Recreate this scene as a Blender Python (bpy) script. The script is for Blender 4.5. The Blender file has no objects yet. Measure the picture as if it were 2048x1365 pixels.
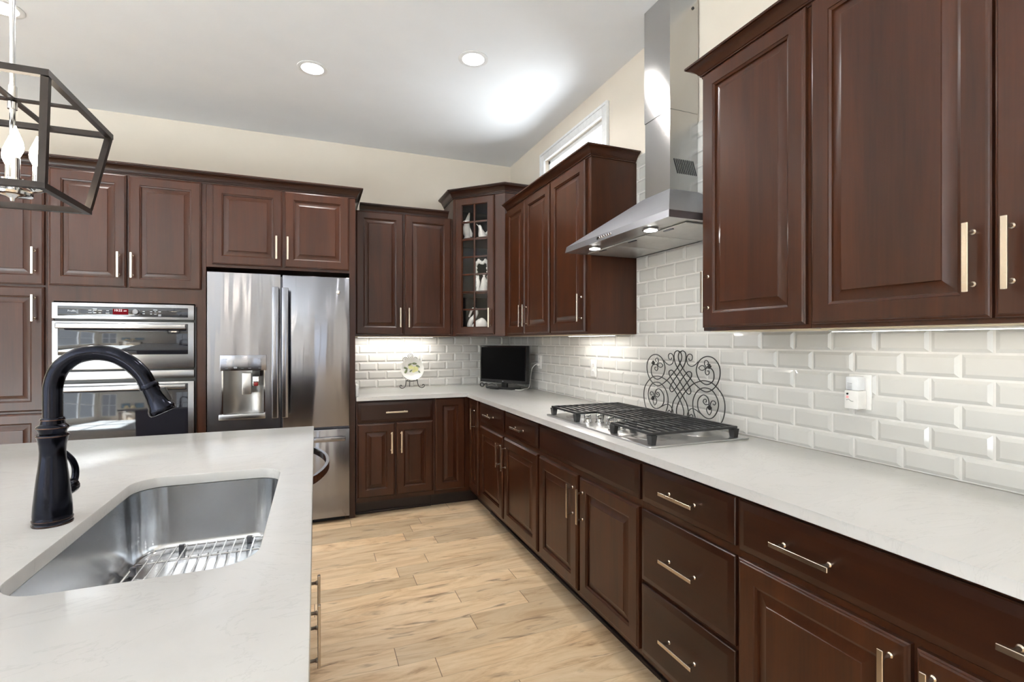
import bpy, bmesh, math, random
from math import sin, cos, pi, radians, hypot
from mathutils import Vector, Matrix

C = bpy.context.scene.collection
scene = bpy.context.scene
random.seed(7)

# ------------------------------------------------------------------ camera, world, exposure
cam_data = bpy.data.cameras.new('camera')
cam = bpy.data.objects.new('camera', cam_data)
C.objects.link(cam)
cam.location = (0, 0, 1.331)
cam.rotation_euler = (radians(90), 0, radians(-21.69))
cam_data.sensor_width = 36
cam_data.lens = 988.0 / 2048 * 36
cam_data.clip_start = 0.02
scene.camera = cam

world = bpy.data.worlds.new('world')
scene.world = world
world.use_nodes = True
wn = world.node_tree.nodes
wn['Background'].inputs[0].default_value = (0.86, 0.93, 1.0, 1)
wn['Background'].inputs[1].default_value = 2.2

vs = scene.view_settings
vs.view_transform = 'Standard'
vs.look = 'None'
vs.gamma = 1
vs.use_curve_mapping = False
vs.exposure = 0.14


def area_light(name, loc, rot, sx, sy, power, color=(1, 1, 1), parent=None, shape='RECTANGLE', spread=pi):
    l = bpy.data.lights.new(name, 'AREA')
    l.shape = shape
    l.size = sx
    if shape in ('RECTANGLE', 'ELLIPSE'):
        l.size_y = sy
    l.energy = power
    l.color = color
    l.spread = spread
    o = bpy.data.objects.new(name, l)
    C.objects.link(o)
    o.location = loc
    o.rotation_euler = rot
    if parent:
        o.parent = parent
    return o


# daylight through the windows of the open living area behind the camera and to the left
REAR_WIN = [(-5.3, -4.2), (-0.2, 0.7), (0.75, 1.5)]
LEFT_WIN = [(-3.9, -2.3), (-2.2, -.6), (-.5, 1.0)]
for p, q in REAR_WIN:
    area_light('daylight_rear', ((p + q) / 2, -4.62, 1.55), (radians(-90), 0, 0), q - p, 2.3, 28 * (q - p), (0.76, 0.90, 1.0))
for p, q in LEFT_WIN:
    area_light('daylight_left', (-5.62, (p + q) / 2, 1.55), (0, radians(-90), 0), 2.3, q - p, 8 * (q - p), (0.76, 0.90, 1.0))
# low sun through the side windows, bounced upward by an added pale floor covering
sun_d = bpy.data.lights.new('sun', 'SUN')
sun_d.energy = 130
sun_d.angle = radians(1.5)
sun_d.color = (0.84, 0.93, 1.0)
sun = bpy.data.objects.new('sun', sun_d)
C.objects.link(sun)
sun.rotation_euler = Vector((.72, -.26, -.62)).to_track_quat('-Z', 'Y').to_euler()
# bright ground outside the small high window throws light up onto the ceiling
area_light('daylight_clerestory', (3.6, 3.28, 1.2), (0, radians(90 + 40), 0), 1.6, 2.4, 165, (0.88, 0.96, 1.0))

# ------------------------------------------------------------------ materials


def lin(r, g, b):
    f = lambda c: (c / 255 / 12.92) if c / 255 <= 0.04045 else ((c / 255 + 0.055) / 1.055) ** 2.4
    return (f(r), f(g), f(b), 1)


def newmat(name):
    m = bpy.data.materials.new(name)
    m.use_nodes = True
    nt = m.node_tree
    return m, nt, nt.nodes['Principled BSDF']


def nd(nt, typ, **kw):
    n = nt.nodes.new(typ)
    for k, v in kw.items():
        setattr(n, k, v)
    return n


def lk(nt, a, b):
    nt.links.new(a, b)


def plain(name, col, rough=0.5, metal=0.0, spec=0.5, coat=0.0, noise=0.04, nscale=30, trans=0.0, emit=None, estr=0.0):
    m, nt, p = newmat(name)
    p.inputs['Roughness'].default_value = rough
    p.inputs['Metallic'].default_value = metal
    p.inputs['Specular IOR Level'].default_value = spec
    p.inputs['Coat Weight'].default_value = coat
    p.inputs['Transmission Weight'].default_value = trans
    if emit:
        p.inputs['Emission Color'].default_value = emit
        p.inputs['Emission Strength'].default_value = estr
    tc = nd(nt, 'ShaderNodeTexCoord')
    n = nd(nt, 'ShaderNodeTexNoise')
    n.inputs['Scale'].default_value = nscale
    n.inputs['Detail'].default_value = 3
    lk(nt, tc.outputs['Object'], n.inputs['Vector'])
    r = nd(nt, 'ShaderNodeValToRGB')
    r.color_ramp.elements[0].position = 0.35
    r.color_ramp.elements[1].position = 0.65
    r.color_ramp.elements[0].color = tuple(c * (1 - noise) for c in col[:3]) + (1,)
    r.color_ramp.elements[1].color = tuple(min(1, c * (1 + noise)) for c in col[:3]) + (1,)
    lk(nt, n.outputs['Fac'], r.inputs['Fac'])
    lk(nt, r.outputs['Color'], p.inputs['Base Color'])
    return m


def wood(name, c0, c1, axis='z', rough=0.30):
    m, nt, p = newmat(name)
    tc = nd(nt, 'ShaderNodeTexCoord')
    oi = nd(nt, 'ShaderNodeObjectInfo')
    add = nd(nt, 'ShaderNodeVectorMath', operation='MULTIPLY_ADD')
    comb = nd(nt, 'ShaderNodeCombineXYZ')
    for k in 'XYZ':
        lk(nt, oi.outputs['Random'], comb.inputs[k])
    add.inputs[1].default_value = (13.1, 7.7, 9.3)
    lk(nt, comb.outputs[0], add.inputs[0])
    lk(nt, tc.outputs['Object'], add.inputs[2])
    mp = nd(nt, 'ShaderNodeMapping')
    mp.inputs['Scale'].default_value = {'z': (9, 9, 0.9), 'x': (0.9, 9, 9), 'y': (9, 0.9, 9)}[axis]
    lk(nt, add.outputs[0], mp.inputs['Vector'])
    n = nd(nt, 'ShaderNodeTexNoise')
    n.inputs['Scale'].default_value = 1.0
    n.inputs['Detail'].default_value = 5
    n.inputs['Roughness'].default_value = 0.55
    n.inputs['Distortion'].default_value = 1.2
    lk(nt, mp.outputs[0], n.inputs['Vector'])
    mp2 = nd(nt, 'ShaderNodeMapping')
    mp2.inputs['Scale'].default_value = {'z': (160, 160, 6), 'x': (6, 160, 160), 'y': (160, 6, 160)}[axis]
    lk(nt, add.outputs[0], mp2.inputs['Vector'])
    n2 = nd(nt, 'ShaderNodeTexNoise')
    n2.inputs['Scale'].default_value = 1.0
    n2.inputs['Detail'].default_value = 2
    lk(nt, mp2.outputs[0], n2.inputs['Vector'])
    mx = nd(nt, 'ShaderNodeMath', operation='MULTIPLY_ADD')
    lk(nt, n2.outputs['Fac'], mx.inputs[0])
    mx.inputs[1].default_value = 0.32
    lk(nt, n.outputs['Fac'], mx.inputs[2])
    r = nd(nt, 'ShaderNodeValToRGB')
    r.color_ramp.elements[0].position = 0.38
    r.color_ramp.elements[1].position = 0.96
    r.color_ramp.elements[0].color = c0
    r.color_ramp.elements[1].color = c1
    lk(nt, mx.outputs[0], r.inputs['Fac'])
    lk(nt, r.outputs['Color'], p.inputs['Base Color'])
    p.inputs['Roughness'].default_value = rough
    p.inputs['Specular IOR Level'].default_value = 0.30
    p.inputs['Coat Weight'].default_value = 0.12
    p.inputs['Coat Roughness'].default_value = 0.22
    b = nd(nt, 'ShaderNodeBump')
    b.inputs['Strength'].default_value = 0.05
    b.inputs['Distance'].default_value = 0.001
    lk(nt, n2.outputs['Fac'], b.inputs['Height'])
    lk(nt, b.outputs[0], p.inputs['Normal'])
    return m


def steel(name, col, rough=0.22, grain='x', wavy=0.0, aniso=0.0, amp=0.2):
    """Brushed stainless steel: fine grain lines, optional slow waviness of thin sheet."""
    m, nt, p = newmat(name)
    p.inputs['Metallic'].default_value = 1
    p.inputs['Base Color'].default_value = col
    tc = nd(nt, 'ShaderNodeTexCoord')
    mp = nd(nt, 'ShaderNodeMapping')
    mp.inputs['Scale'].default_value = {'x': (3, 400, 400), 'y': (400, 3, 400), 'z': (400, 400, 3)}[grain]
    lk(nt, tc.outputs['Object'], mp.inputs['Vector'])
    n = nd(nt, 'ShaderNodeTexNoise')
    n.inputs['Scale'].default_value = 1
    n.inputs['Detail'].default_value = 2
    lk(nt, mp.outputs[0], n.inputs['Vector'])
    mr = nd(nt, 'ShaderNodeMapRange')
    mr.inputs['To Min'].default_value = rough * (1 - amp)
    mr.inputs['To Max'].default_value = rough * (1 + amp)
    lk(nt, n.outputs['Fac'], mr.inputs['Value'])
    lk(nt, mr.outputs[0], p.inputs['Roughness'])
    if aniso:
        p.inputs['Anisotropic'].default_value = aniso
        tg = nd(nt, 'ShaderNodeCombineXYZ')
        tg.inputs[0].default_value = .06
        tg.inputs[1].default_value = .03
        tg.inputs[2].default_value = 1
        lk(nt, tg.outputs[0], p.inputs['Tangent'])
    if wavy:
        mp2 = nd(nt, 'ShaderNodeMapping')
        mp2.inputs['Scale'].default_value = (7.0, 7.0, 0.9)
        lk(nt, tc.outputs['Object'], mp2.inputs['Vector'])
        n2 = nd(nt, 'ShaderNodeTexNoise')
        n2.inputs['Scale'].default_value = 1
        n2.inputs['Detail'].default_value = 1.5
        lk(nt, mp2.outputs[0], n2.inputs['Vector'])
        b = nd(nt, 'ShaderNodeBump')
        b.inputs['Strength'].default_value = wavy
        b.inputs['Distance'].default_value = 0.02
        lk(nt, n2.outputs['Fac'], b.inputs['Height'])
        lk(nt, b.outputs[0], p.inputs['Normal'])
    return m


def quartz_mat():
    m, nt, p = newmat('white_quartz')
    tc = nd(nt, 'ShaderNodeTexCoord')
    n = nd(nt, 'ShaderNodeTexNoise')
    n.inputs['Scale'].default_value = 2.2
    n.inputs['Detail'].default_value = 8
    n.inputs['Roughness'].default_value = 0.62
    n.inputs['Distortion'].default_value = 2.2
    mp = nd(nt, 'ShaderNodeMapping')
    mp.inputs['Rotation'].default_value = (0, 0, 0.5)
    mp.inputs['Scale'].default_value = (1, 2.4, 1)
    lk(nt, tc.outputs['Object'], mp.inputs['Vector'])
    lk(nt, mp.outputs[0], n.inputs['Vector'])
    r = nd(nt, 'ShaderNodeValToRGB')
    e = r.color_ramp.elements
    e[0].position = 0.30
    e[0].color = lin(193, 191, 188)
    e[1].position = 0.70
    e[1].color = lin(197, 195, 192)
    v = e.new(0.488)
    v.color = lin(196, 194, 191)
    v = e.new(0.50)
    v.color = lin(189, 187, 184)
    v = e.new(0.512)
    v.color = lin(196, 194, 191)
    lk(nt, n.outputs['Fac'], r.inputs['Fac'])
    lk(nt, r.outputs['Color'], p.inputs['Base Color'])
    p.inputs['Roughness'].default_value = 0.16
    return m


def floor_mat():
    m, nt, p = newmat('hardwood_planks')
    M = lambda op, a=None, b=None, c=None: _math(nt, op, a, b, c)
    tc = nd(nt, 'ShaderNodeTexCoord')
    sp = nd(nt, 'ShaderNodeSeparateXYZ')
    lk(nt, tc.outputs['Object'], sp.inputs[0])
    X, Y = sp.outputs[0], sp.outputs[1]
    ry = M('DIVIDE', Y, 0.128)
    row = M('FLOOR', ry)
    fy = M('FRACT', ry)
    wr = nd(nt, 'ShaderNodeTexWhiteNoise', noise_dimensions='1D')
    lk(nt, row, wr.inputs['W'])
    off = M('MULTIPLY', wr.outputs['Value'], 1.7)
    rx = M('DIVIDE', M('ADD', X, off), 1.05)
    colm = M('FLOOR', rx)
    fx = M('FRACT', rx)
    idv = nd(nt, 'ShaderNodeCombineXYZ')
    lk(nt, row, idv.inputs[0])
    lk(nt, colm, idv.inputs[1])
    wi = nd(nt, 'ShaderNodeTexWhiteNoise', noise_dimensions='3D')
    lk(nt, idv.outputs[0], wi.inputs['Vector'])
    # grain coordinates shifted per plank
    sh = nd(nt, 'ShaderNodeVectorMath', operation='MULTIPLY_ADD')
    lk(nt, wi.outputs['Color'], sh.inputs[0])
    sh.inputs[1].default_value = (17, 11, 5)
    lk(nt, tc.outputs['Object'], sh.inputs[2])
    mp = nd(nt, 'ShaderNodeMapping')
    mp.inputs['Scale'].default_value = (2.0, 9, 1)
    lk(nt, sh.outputs[0], mp.inputs['Vector'])
    n = nd(nt, 'ShaderNodeTexNoise')
    n.inputs['Scale'].default_value = 1
    n.inputs['Detail'].default_value = 9
    n.inputs['Roughness'].default_value = 0.66
    n.inputs['Distortion'].default_value = 1.6
    lk(nt, mp.outputs[0], n.inputs['Vector'])
    r = nd(nt, 'ShaderNodeValToRGB')
    e = r.color_ramp.elements
    e[0].position = 0.25
    e[0].color = lin(140, 104, 72)
    e[1].position = 0.72
    e[1].color = lin(232, 208, 176)
    a = e.new(0.40)
    a.color = lin(204, 172, 134)
    a = e.new(0.52)
    a.color = lin(220, 192, 156)
    lk(nt, n.outputs['Fac'], r.inputs['Fac'])
    tone = nd(nt, 'ShaderNodeMapRange')
    tone.inputs['To Min'].default_value = 0.74
    tone.inputs['To Max'].default_value = 1.14
    lk(nt, wi.outputs['Value'], tone.inputs['Value'])
    hsv = nd(nt, 'ShaderNodeHueSaturation')
    lk(nt, r.outputs['Color'], hsv.inputs['Color'])
    lk(nt, tone.outputs[0], hsv.inputs['Value'])
    # mineral streaks
    mp3 = nd(nt, 'ShaderNodeMapping')
    mp3.inputs['Scale'].default_value = (3.4, 17, 1)
    lk(nt, sh.outputs[0], mp3.inputs['Vector'])
    n3 = nd(nt, 'ShaderNodeTexNoise')
    n3.inputs['Scale'].default_value = 1
    n3.inputs['Detail'].default_value = 4
    n3.inputs['Distortion'].default_value = 1.5
    lk(nt, mp3.outputs[0], n3.inputs['Vector'])
    st = nd(nt, 'ShaderNodeMapRange')
    st.inputs['From Min'].default_value = 0.61
    st.inputs['From Max'].default_value = 0.78
    lk(nt, n3.outputs['Fac'], st.inputs['Value'])
    stm = M('MULTIPLY', st.outputs[0], 0.9)
    mix = nd(nt, 'ShaderNodeMix', data_type='RGBA')
    lk(nt, stm, mix.inputs[0])
    lk(nt, hsv.outputs[0], mix.inputs[6])
    mix.inputs[7].default_value = lin(88, 60, 38)
    # plank joints
    jy = M('LESS_THAN', M('MINIMUM', fy, M('SUBTRACT', 1.0, fy)), 0.010)
    jx = M('LESS_THAN', M('MINIMUM', fx, M('SUBTRACT', 1.0, fx)), 0.0016)
    jm = M('MAXIMUM', M('MULTIPLY', jy, 0.30), M('MULTIPLY', jx, 0.8))
    mix2 = nd(nt, 'ShaderNodeMix', data_type='RGBA')
    lk(nt, jm, mix2.inputs[0])
    lk(nt, mix.outputs[2], mix2.inputs[6])
    mix2.inputs[7].default_value = lin(84, 58, 38)
    lk(nt, mix2.outputs[2], p.inputs['Base Color'])
    p.inputs['Roughness'].default_value = 0.34
    return m


def _math(nt, op, a, b, c):
    n = nd(nt, 'ShaderNodeMath', operation=op)
    for i, v in enumerate((a, b, c)):
        if v is None:
            continue
        if isinstance(v, (int, float)):
            n.inputs[i].default_value = v
        else:
            lk(nt, v, n.inputs[i])
    return n.outputs[0]


def glass_mat(name, tint=(1, 1, 1, 1), refl=0.10):
    m = bpy.data.materials.new(name)
    m.use_nodes = True
    nt = m.node_tree
    nt.nodes.clear()
    out = nd(nt, 'ShaderNodeOutputMaterial')
    t = nd(nt, 'ShaderNodeBsdfTransparent')
    t.inputs[0].default_value = tint
    g = nd(nt, 'ShaderNodeBsdfGlossy')
    g.inputs['Roughness'].default_value = 0.03
    fr = nd(nt, 'ShaderNodeFresnel')
    fr.inputs[0].default_value = 1.45
    mx = nd(nt, 'ShaderNodeMixShader')
    ge = nd(nt, 'ShaderNodeNewGeometry')
    fb = _math(nt, 'MULTIPLY', fr.outputs[0], _math(nt, 'SUBTRACT', 1.0, ge.outputs['Backfacing'], None), None)
    lk(nt, fb, mx.inputs[0])
    lk(nt, t.outputs[0], mx.inputs[1])
    lk(nt, g.outputs[0], mx.inputs[2])
    lk(nt, mx.outputs[0], out.inputs[0])
    return m


def emit_mat(name, col, strength):
    m = bpy.data.materials.new(name)
    m.use_nodes = True
    nt = m.node_tree
    nt.nodes.clear()
    out = nd(nt, 'ShaderNodeOutputMaterial')
    e = nd(nt, 'ShaderNodeEmission')
    e.inputs[0].default_value = col
    e.inputs[1].default_value = strength
    lk(nt, e.outputs[0], out.inputs[0])
    return m


W_V = wood('cherry_wood_vertical', lin(42, 20, 10), lin(69, 35, 17), 'z')
W_H = wood('cherry_wood_horizontal', lin(33, 15, 8), lin(50, 24, 12), 'x')
W_Y = wood('cherry_wood_deep', lin(42, 20, 11), lin(64, 33, 17), 'y')
W_DARK = plain('dark_toe_kick', lin(34, 20, 16), 0.5)
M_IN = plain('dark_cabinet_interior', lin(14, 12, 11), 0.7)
M_NICK = plain('satin_nickel', lin(206, 194, 178), 0.26, 1.0, noise=0.004)
M_CHROME = plain('chrome', lin(222, 222, 222), 0.08, 1.0, noise=0.01)
M_RECESS = plain('dispenser_steel', lin(150, 148, 146), .3, 1.0, noise=.01)
M_STEEL = steel('brushed_steel', lin(158, 158, 160), 0.24, 'x', aniso=.5)
M_STEELY = steel('brushed_steel_hood', lin(152, 153, 158), 0.42, 'y', aniso=0.4)
M_SATIN = plain('satin_steel', lin(204, 203, 202), 0.3, 1.0, noise=.01)
M_CHIM = steel('chimney_steel', lin(184, 183, 182), 0.22, 'y', aniso=0.97, amp=.04, wavy=.05)
M_FRIDGE = steel('fridge_steel', lin(142, 143, 150), 0.15, 'z', wavy=0.45, aniso=.97, amp=.05)
M_SINK = steel('sink_steel', lin(212, 214, 217), 0.18, 'z', aniso=.8, amp=.03)
M_DSTEEL = plain('dark_steel', lin(110, 110, 114), 0.3, 1.0)
M_BLACKGLASS = plain('black_glass', lin(30, 30, 36), 0.05, 0.0, 0.6)
M_BLACK = plain('black_plastic', lin(14, 14, 15), 0.35)
M_SCREEN = plain('black_screen', lin(3, 3, 4), 0.4, spec=0.06)
M_IRON = plain('cast_iron', lin(36, 36, 37), 0.38, noise=0.15)
M_WROUGHT = plain('wrought_iron', lin(22, 19, 17), 0.4, noise=0.15)
M_BRONZE = plain('oil_rubbed_bronze', lin(34, 35, 42), 0.17, 1.0, noise=0.1, nscale=12)
M_BRONZE_EDGE = plain('worn_bronze_edge', lin(104, 78, 66), 0.22, 0.9)
M_LANT = plain('lantern_bronze', lin(40, 33, 29), 0.38, 0.6, noise=0.15)
M_WHITE = plain('white_plastic', lin(232, 230, 226), 0.35)
M_TRIM = plain('white_trim_paint', lin(236, 236, 236), 0.4)
M_PORC = plain('white_porcelain', lin(232, 230, 224), 0.22, noise=0.03)
M_WALL = plain('beige_wall_paint', lin(224, 214, 200), 0.85, noise=0.015, nscale=4)
M_CEIL = plain('white_ceiling_paint', lin(243, 245, 248), 0.9, noise=0.01, nscale=4)
M_TILE = plain('white_glazed_tile', lin(198, 196, 191), 0.09, noise=0.02, nscale=5)
M_GROUT = plain('white_grout', lin(216, 213, 208), 0.8)
M_QUARTZ = quartz_mat()
M_FLOOR = floor_mat()
M_GLASS = glass_mat('clear_glass')
M_LEAF = plain('painted_leaf', lin(112, 122, 92), 0.3, noise=0.25, nscale=200)
M_LEMON = plain('painted_lemon', lin(226, 224, 160), 0.3, noise=0.08, nscale=80)
M_RED = plain('red_plastic', lin(120, 20, 20), 0.3)
M_MARK = plain('pale_print', lin(205, 208, 212), 0.5)
M_GREYMARK = plain('grey_print', lin(120, 120, 122), 0.5)
M_LED = emit_mat('lamp_lens', (1, 0.97, 0.92, 1), 14)
M_STRIP = emit_mat('strip_lens', (1, 0.97, 0.90, 1), 9)
M_BULB = emit_mat('bulb_glow', (1, 0.88, 0.70, 1), 26)
M_DISP = emit_mat('red_display', (0.35, 0.02, 0.03, 1), 0.55)
M_DIGIT = emit_mat('white_digits', (1, 0.9, 0.88, 1), 1.6)
M_PINK = emit_mat('pink_led', (1, 0.45, 0.42, 1), 1.0)

# ------------------------------------------------------------------ mesh builder


class MB:
    def __init__(s):
        s.v, s.f = [], []

    def add(s, vs, fs):
        o = len(s.v)
        s.v += [tuple(p) for p in vs]
        s.f += [tuple(i + o for i in f) for f in fs]
        return s

    def box(s, x0, x1, y0, y1, z0, z1):
        if x0 > x1: x0, x1 = x1, x0
        if y0 > y1: y0, y1 = y1, y0
        if z0 > z1: z0, z1 = z1, z0
        v = [(x0, y0, z0), (x1, y0, z0), (x1, y1, z0), (x0, y1, z0), (x0, y0, z1), (x1, y0, z1), (x1, y1, z1), (x0, y1, z1)]
        return s.add(v, [(0, 3, 2, 1), (4, 5, 6, 7), (0, 1, 5, 4), (1, 2, 6, 5), (2, 3, 7, 6), (3, 0, 4, 7)])

    def rbox(s, x0, x1, y0, y1, z0, z1, b=0.003, seg=2):
        bm = bmesh.new()
        t = MB().box(x0, x1, y0, y1, z0, z1)
        vv = [bm.verts.new(p) for p in t.v]
        for f in t.f: bm.faces.new([vv[i] for i in f])
        bmesh.ops.bevel(bm, geom=bm.edges[:], offset=b, segments=seg, profile=0.5, affect='EDGES')
        bm.verts.index_update()
        s.add([v.co[:] for v in bm.verts], [[v.index for v in f.verts] for f in bm.faces])
        bm.free()
        return s

    def loft(s, rings, cap0=True, cap1=True, closed=True):
        n = len(rings[0])
        o = len(s.v)
        for r in rings: s.v += [tuple(p) for p in r]
        for k in range(len(rings) - 1):
            for i in range(n if closed else n - 1):
                j = (i + 1) % n
                s.f.append((o + k * n + i, o + k * n + j, o + (k + 1) * n + j, o + (k + 1) * n + i))
        if cap0: s.f.append(tuple(o + i for i in range(n))[::-1])
        if cap1: s.f.append(tuple(o + (len(rings) - 1) * n + i for i in range(n)))
        return s

    def prism(s, poly, z0, z1):
        return s.loft([[(x, y, z0) for x, y in poly], [(x, y, z1) for x, y in poly]])

    def lathe(s, prof, seg=24, center=(0, 0, 0), axis='z', cap0=True, cap1=True, sx=1.0, sy=1.0):
        rings = []
        for r, h in prof:
            ring = []
            for i in range(seg):
                a = 2 * pi * i / seg
                p = (r * cos(a) * sx, r * sin(a) * sy, h)
                if axis == 'x': p = (p[2], p[0], p[1])
                if axis == 'y': p = (p[1], p[2], p[0])
                ring.append((p[0] + center[0], p[1] + center[1], p[2] + center[2]))
            rings.append(ring)
        return s.loft(rings, cap0, cap1)

    def cyl(s, c0, c1, r, seg=14, r1=None):
        return s.tube([c0, c1], r if r1 is None else [r, r1], seg)

    def tube(s, pts, r, seg=8, closed=False):
        P = [Vector(p) for p in pts]
        n = len(P)
        R = r if isinstance(r, (list, tuple)) else [r] * n
        T = []
        for i in range(n):
            if closed:
                t = P[(i + 1) % n] - P[i - 1]
            else:
                t = P[min(i + 1, n - 1)] - P[max(i - 1, 0)]
            T.append(t.normalized() if t.length > 1e-9 else Vector((0, 0, 1)))
        up = Vector((0, 0, 1)) if abs(T[0].z) < 0.9 else Vector((1, 0, 0))
        u = (up - T[0] * up.dot(T[0])).normalized()
        rings = []
        for i in range(n):
            u = u - T[i] * u.dot(T[i])
            if u.length < 1e-6: u = T[i].orthogonal()
            u.normalize()
            w = T[i].cross(u)
            rings.append([P[i] + (u * cos(2 * pi * k / seg) + w * sin(2 * pi * k / seg)) * R[i] for k in range(seg)])
        if closed:
            rings.append(rings[0])
            return s.loft(rings, False, False)
        return s.loft(rings)

    def sphere(s, c, r, seg=14, rings=8, sz=None):
        rx, ry, rz = (r, r, r) if sz is None else sz
        rr = []
        for k in range(rings + 1):
            t = pi * k / rings
            rad = max(sin(t), 1e-4)
            rr.append([(c[0] + rx * rad * cos(2 * pi * i / seg), c[1] + ry * rad * sin(2 * pi * i / seg), c[2] - rz * cos(t)) for i in range(seg)])
        return s.loft(rr)

    def bar(s, a, b, w, t=None, up=(0, 0, 1)):
        """square bar from a to b"""
        t = t or w
        a, b = Vector(a), Vector(b)
        d = (b - a).normalized()
        up = Vector(up)
        if abs(d.dot(up)) > 0.95: up = Vector((1, 0, 0))
        u = d.cross(up).normalized()
        n = u.cross(d)
        r = lambda p: [p + u * w / 2 + n * t / 2, p - u * w / 2 + n * t / 2, p - u * w / 2 - n * t / 2, p + u * w / 2 - n * t / 2]
        return s.loft([r(a), r(b)])

    def xf(s, M):
        s.v = [tuple(M @ Vector(p)) for p in s.v]
        return s

    def build(s, name, mat, parent=None, loc=(0, 0, 0), rz=0, rot=None, smooth=True, ang=32):
        me = bpy.data.meshes.new(name)
        me.from_pydata(s.v, [], s.f)
        bm = bmesh.new()
        bm.from_mesh(me)
        bmesh.ops.recalc_face_normals(bm, faces=bm.faces[:])
        bm.to_mesh(me)
        bm.free()
        me.materials.append(mat)
        if smooth:
            me.shade_smooth()
            me.set_sharp_from_angle(angle=radians(ang))
        o = bpy.data.objects.new(name, me)
        C.objects.link(o)
        o.location = loc
        o.rotation_euler = rot if rot else (0, 0, rz)
        if parent: o.parent = parent
        return o


def thing(name, label, cat, loc=(0, 0, 0), rz=0, group=None):
    o = bpy.data.objects.new(name, None)
    o.empty_display_size = 0.1
    C.objects.link(o)
    o.location = loc
    o.rotation_euler = (0, 0, rz)
    o['label'] = label
    o['category'] = cat
    if group: o['group'] = group
    return o


def tag(o, label, cat, group=None):
    o['label'] = label
    o['category'] = cat
    if group: o['group'] = group
    return o


def struct(name, mb, mat, **kw):
    o = mb.build(name, mat, **kw)
    o['kind'] = 'structure'
    return o


def copy_tree(o, parent=None):
    c = o.copy()
    C.objects.link(c)
    if parent is not None:
        c.parent = parent
    for ch in list(o.children):
        copy_tree(ch, c)
    return c


def text_mb(txt, size, depth=0.0006):
    cu = bpy.data.curves.new('lettering', 'FONT')
    cu.body = txt
    cu.size = size
    cu.extrude = depth / 2
    cu.align_x = 'CENTER'
    cu.align_y = 'CENTER'
    cu.resolution_u = 2
    ob = bpy.data.objects.new('lettering', cu)
    C.objects.link(ob)
    dg = bpy.context.evaluated_depsgraph_get()
    me = bpy.data.meshes.new_from_object(ob.evaluated_get(dg))
    mb = MB()
    # letters upright, reading towards -y
    mb.add([(v.co.x, -v.co.z, v.co.y) for v in me.vertices], [list(p.vertices) for p in me.polygons])
    bpy.data.objects.remove(ob)
    bpy.data.meshes.remove(me)
    return mb


# rotation of units on the right-hand wall: local -y faces world -x
RW = -pi / 2


def smooth_pts(pts, n=6, closed=False):
    """Catmull-Rom through the points."""
    P = [Vector(p) for p in pts]
    out = []
    m = len(P)
    for i in range(m if closed else m - 1):
        p0 = P[i - 1] if (closed or i > 0) else P[0]
        p1, p2 = P[i], P[(i + 1) % m]
        p3 = P[(i + 2) % m] if (closed or i + 2 < m) else P[-1]
        for k in range(n):
            t = k / n
            out.append(0.5 * ((2 * p1) + (p2 - p0) * t + (2 * p0 - 5 * p1 + 4 * p2 - p3) * t * t + (3 * p1 - p0 - 3 * p2 + p3) * t ** 3))
    if not closed:
        out.append(P[-1])
    return out


# ------------------------------------------------------------------ setting
XT, YT = 1.778, 4.530        # tile faces
XW, YW = 1.786, 4.538        # painted walls
ZC = 3.048
X0, Y0 = -5.5, -4.5

struct('floor', MB().box(X0 - .12, XW + .12, Y0 - .12, YW + .12, -0.1, 0), M_FLOOR)
struct('ceiling', MB().box(X0 - .12, XW + .12, Y0 - .12, YW + .12, ZC, ZC + .1), M_CEIL)
struct('wall_back', MB().box(X0, XW + .12, YW, YW + .12, 0, ZC), M_WALL)
# right wall with clerestory opening
wy0, wy1, wz0, wz1 = 2.83, 3.735, 2.30, 2.835
struct('wall_right', MB().box(XW, XW + .12, Y0, wy0, 0, ZC).box(XW, XW + .12, wy1, YW, 0, ZC)
       .box(XW, XW + .12, wy0, wy1, 0, wz0).box(XW, XW + .12, wy0, wy1, wz1, ZC), M_WALL)


def wall_with_windows(name, horizontal, at, a0, a1, wins, z0, z1):
    mb = MB()
    th = .12

    def b(p, q, zz0, zz1):
        if horizontal: mb.box(p, q, at - th, at, zz0, zz1)
        else: mb.box(at - th, at, p, q, zz0, zz1)
    b(a0, a1, 0, z0)
    b(a0, a1, z1, ZC)
    e = a0
    for p, q in wins:
        b(e, p, z0, z1)
        e = q
    b(e, a1, z0, z1)
    return struct(name, mb, M_WALL)


wall_with_windows('wall_rear', True, Y0, X0, XW, REAR_WIN, 0.4, 2.7)
wall_with_windows('wall_left', False, X0, Y0, YW, LEFT_WIN, 0.4, 2.7)
wi = 2
for p, q in REAR_WIN:
    mb = MB()
    for a, b in ((p, p + .05), ((p + q) / 2 - .02, (p + q) / 2 + .02), (q - .05, q)): mb.box(a, b, Y0 - .09, Y0 - .03, .4, 2.7)
    for a, b in ((.4, .45), (1.52, 1.58), (2.65, 2.7)): mb.box(p + .05, q - .05, Y0 - .085, Y0 - .035, a, b)
    struct('window_%d' % wi, mb, M_TRIM)
    wi += 1
for p, q in LEFT_WIN:
    mb = MB()
    for a, b in ((p, p + .05), (q - .05, q)): mb.box(X0 - .09, X0 - .03, a, b, .4, 2.7)
    for a, b in ((.4, .45), (1.52, 1.58), (2.65, 2.7)): mb.box(X0 - .085, X0 - .035, p + .05, q - .05, a, b)
    struct('window_%d' % wi, mb, M_TRIM)
    wi += 1

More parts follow.
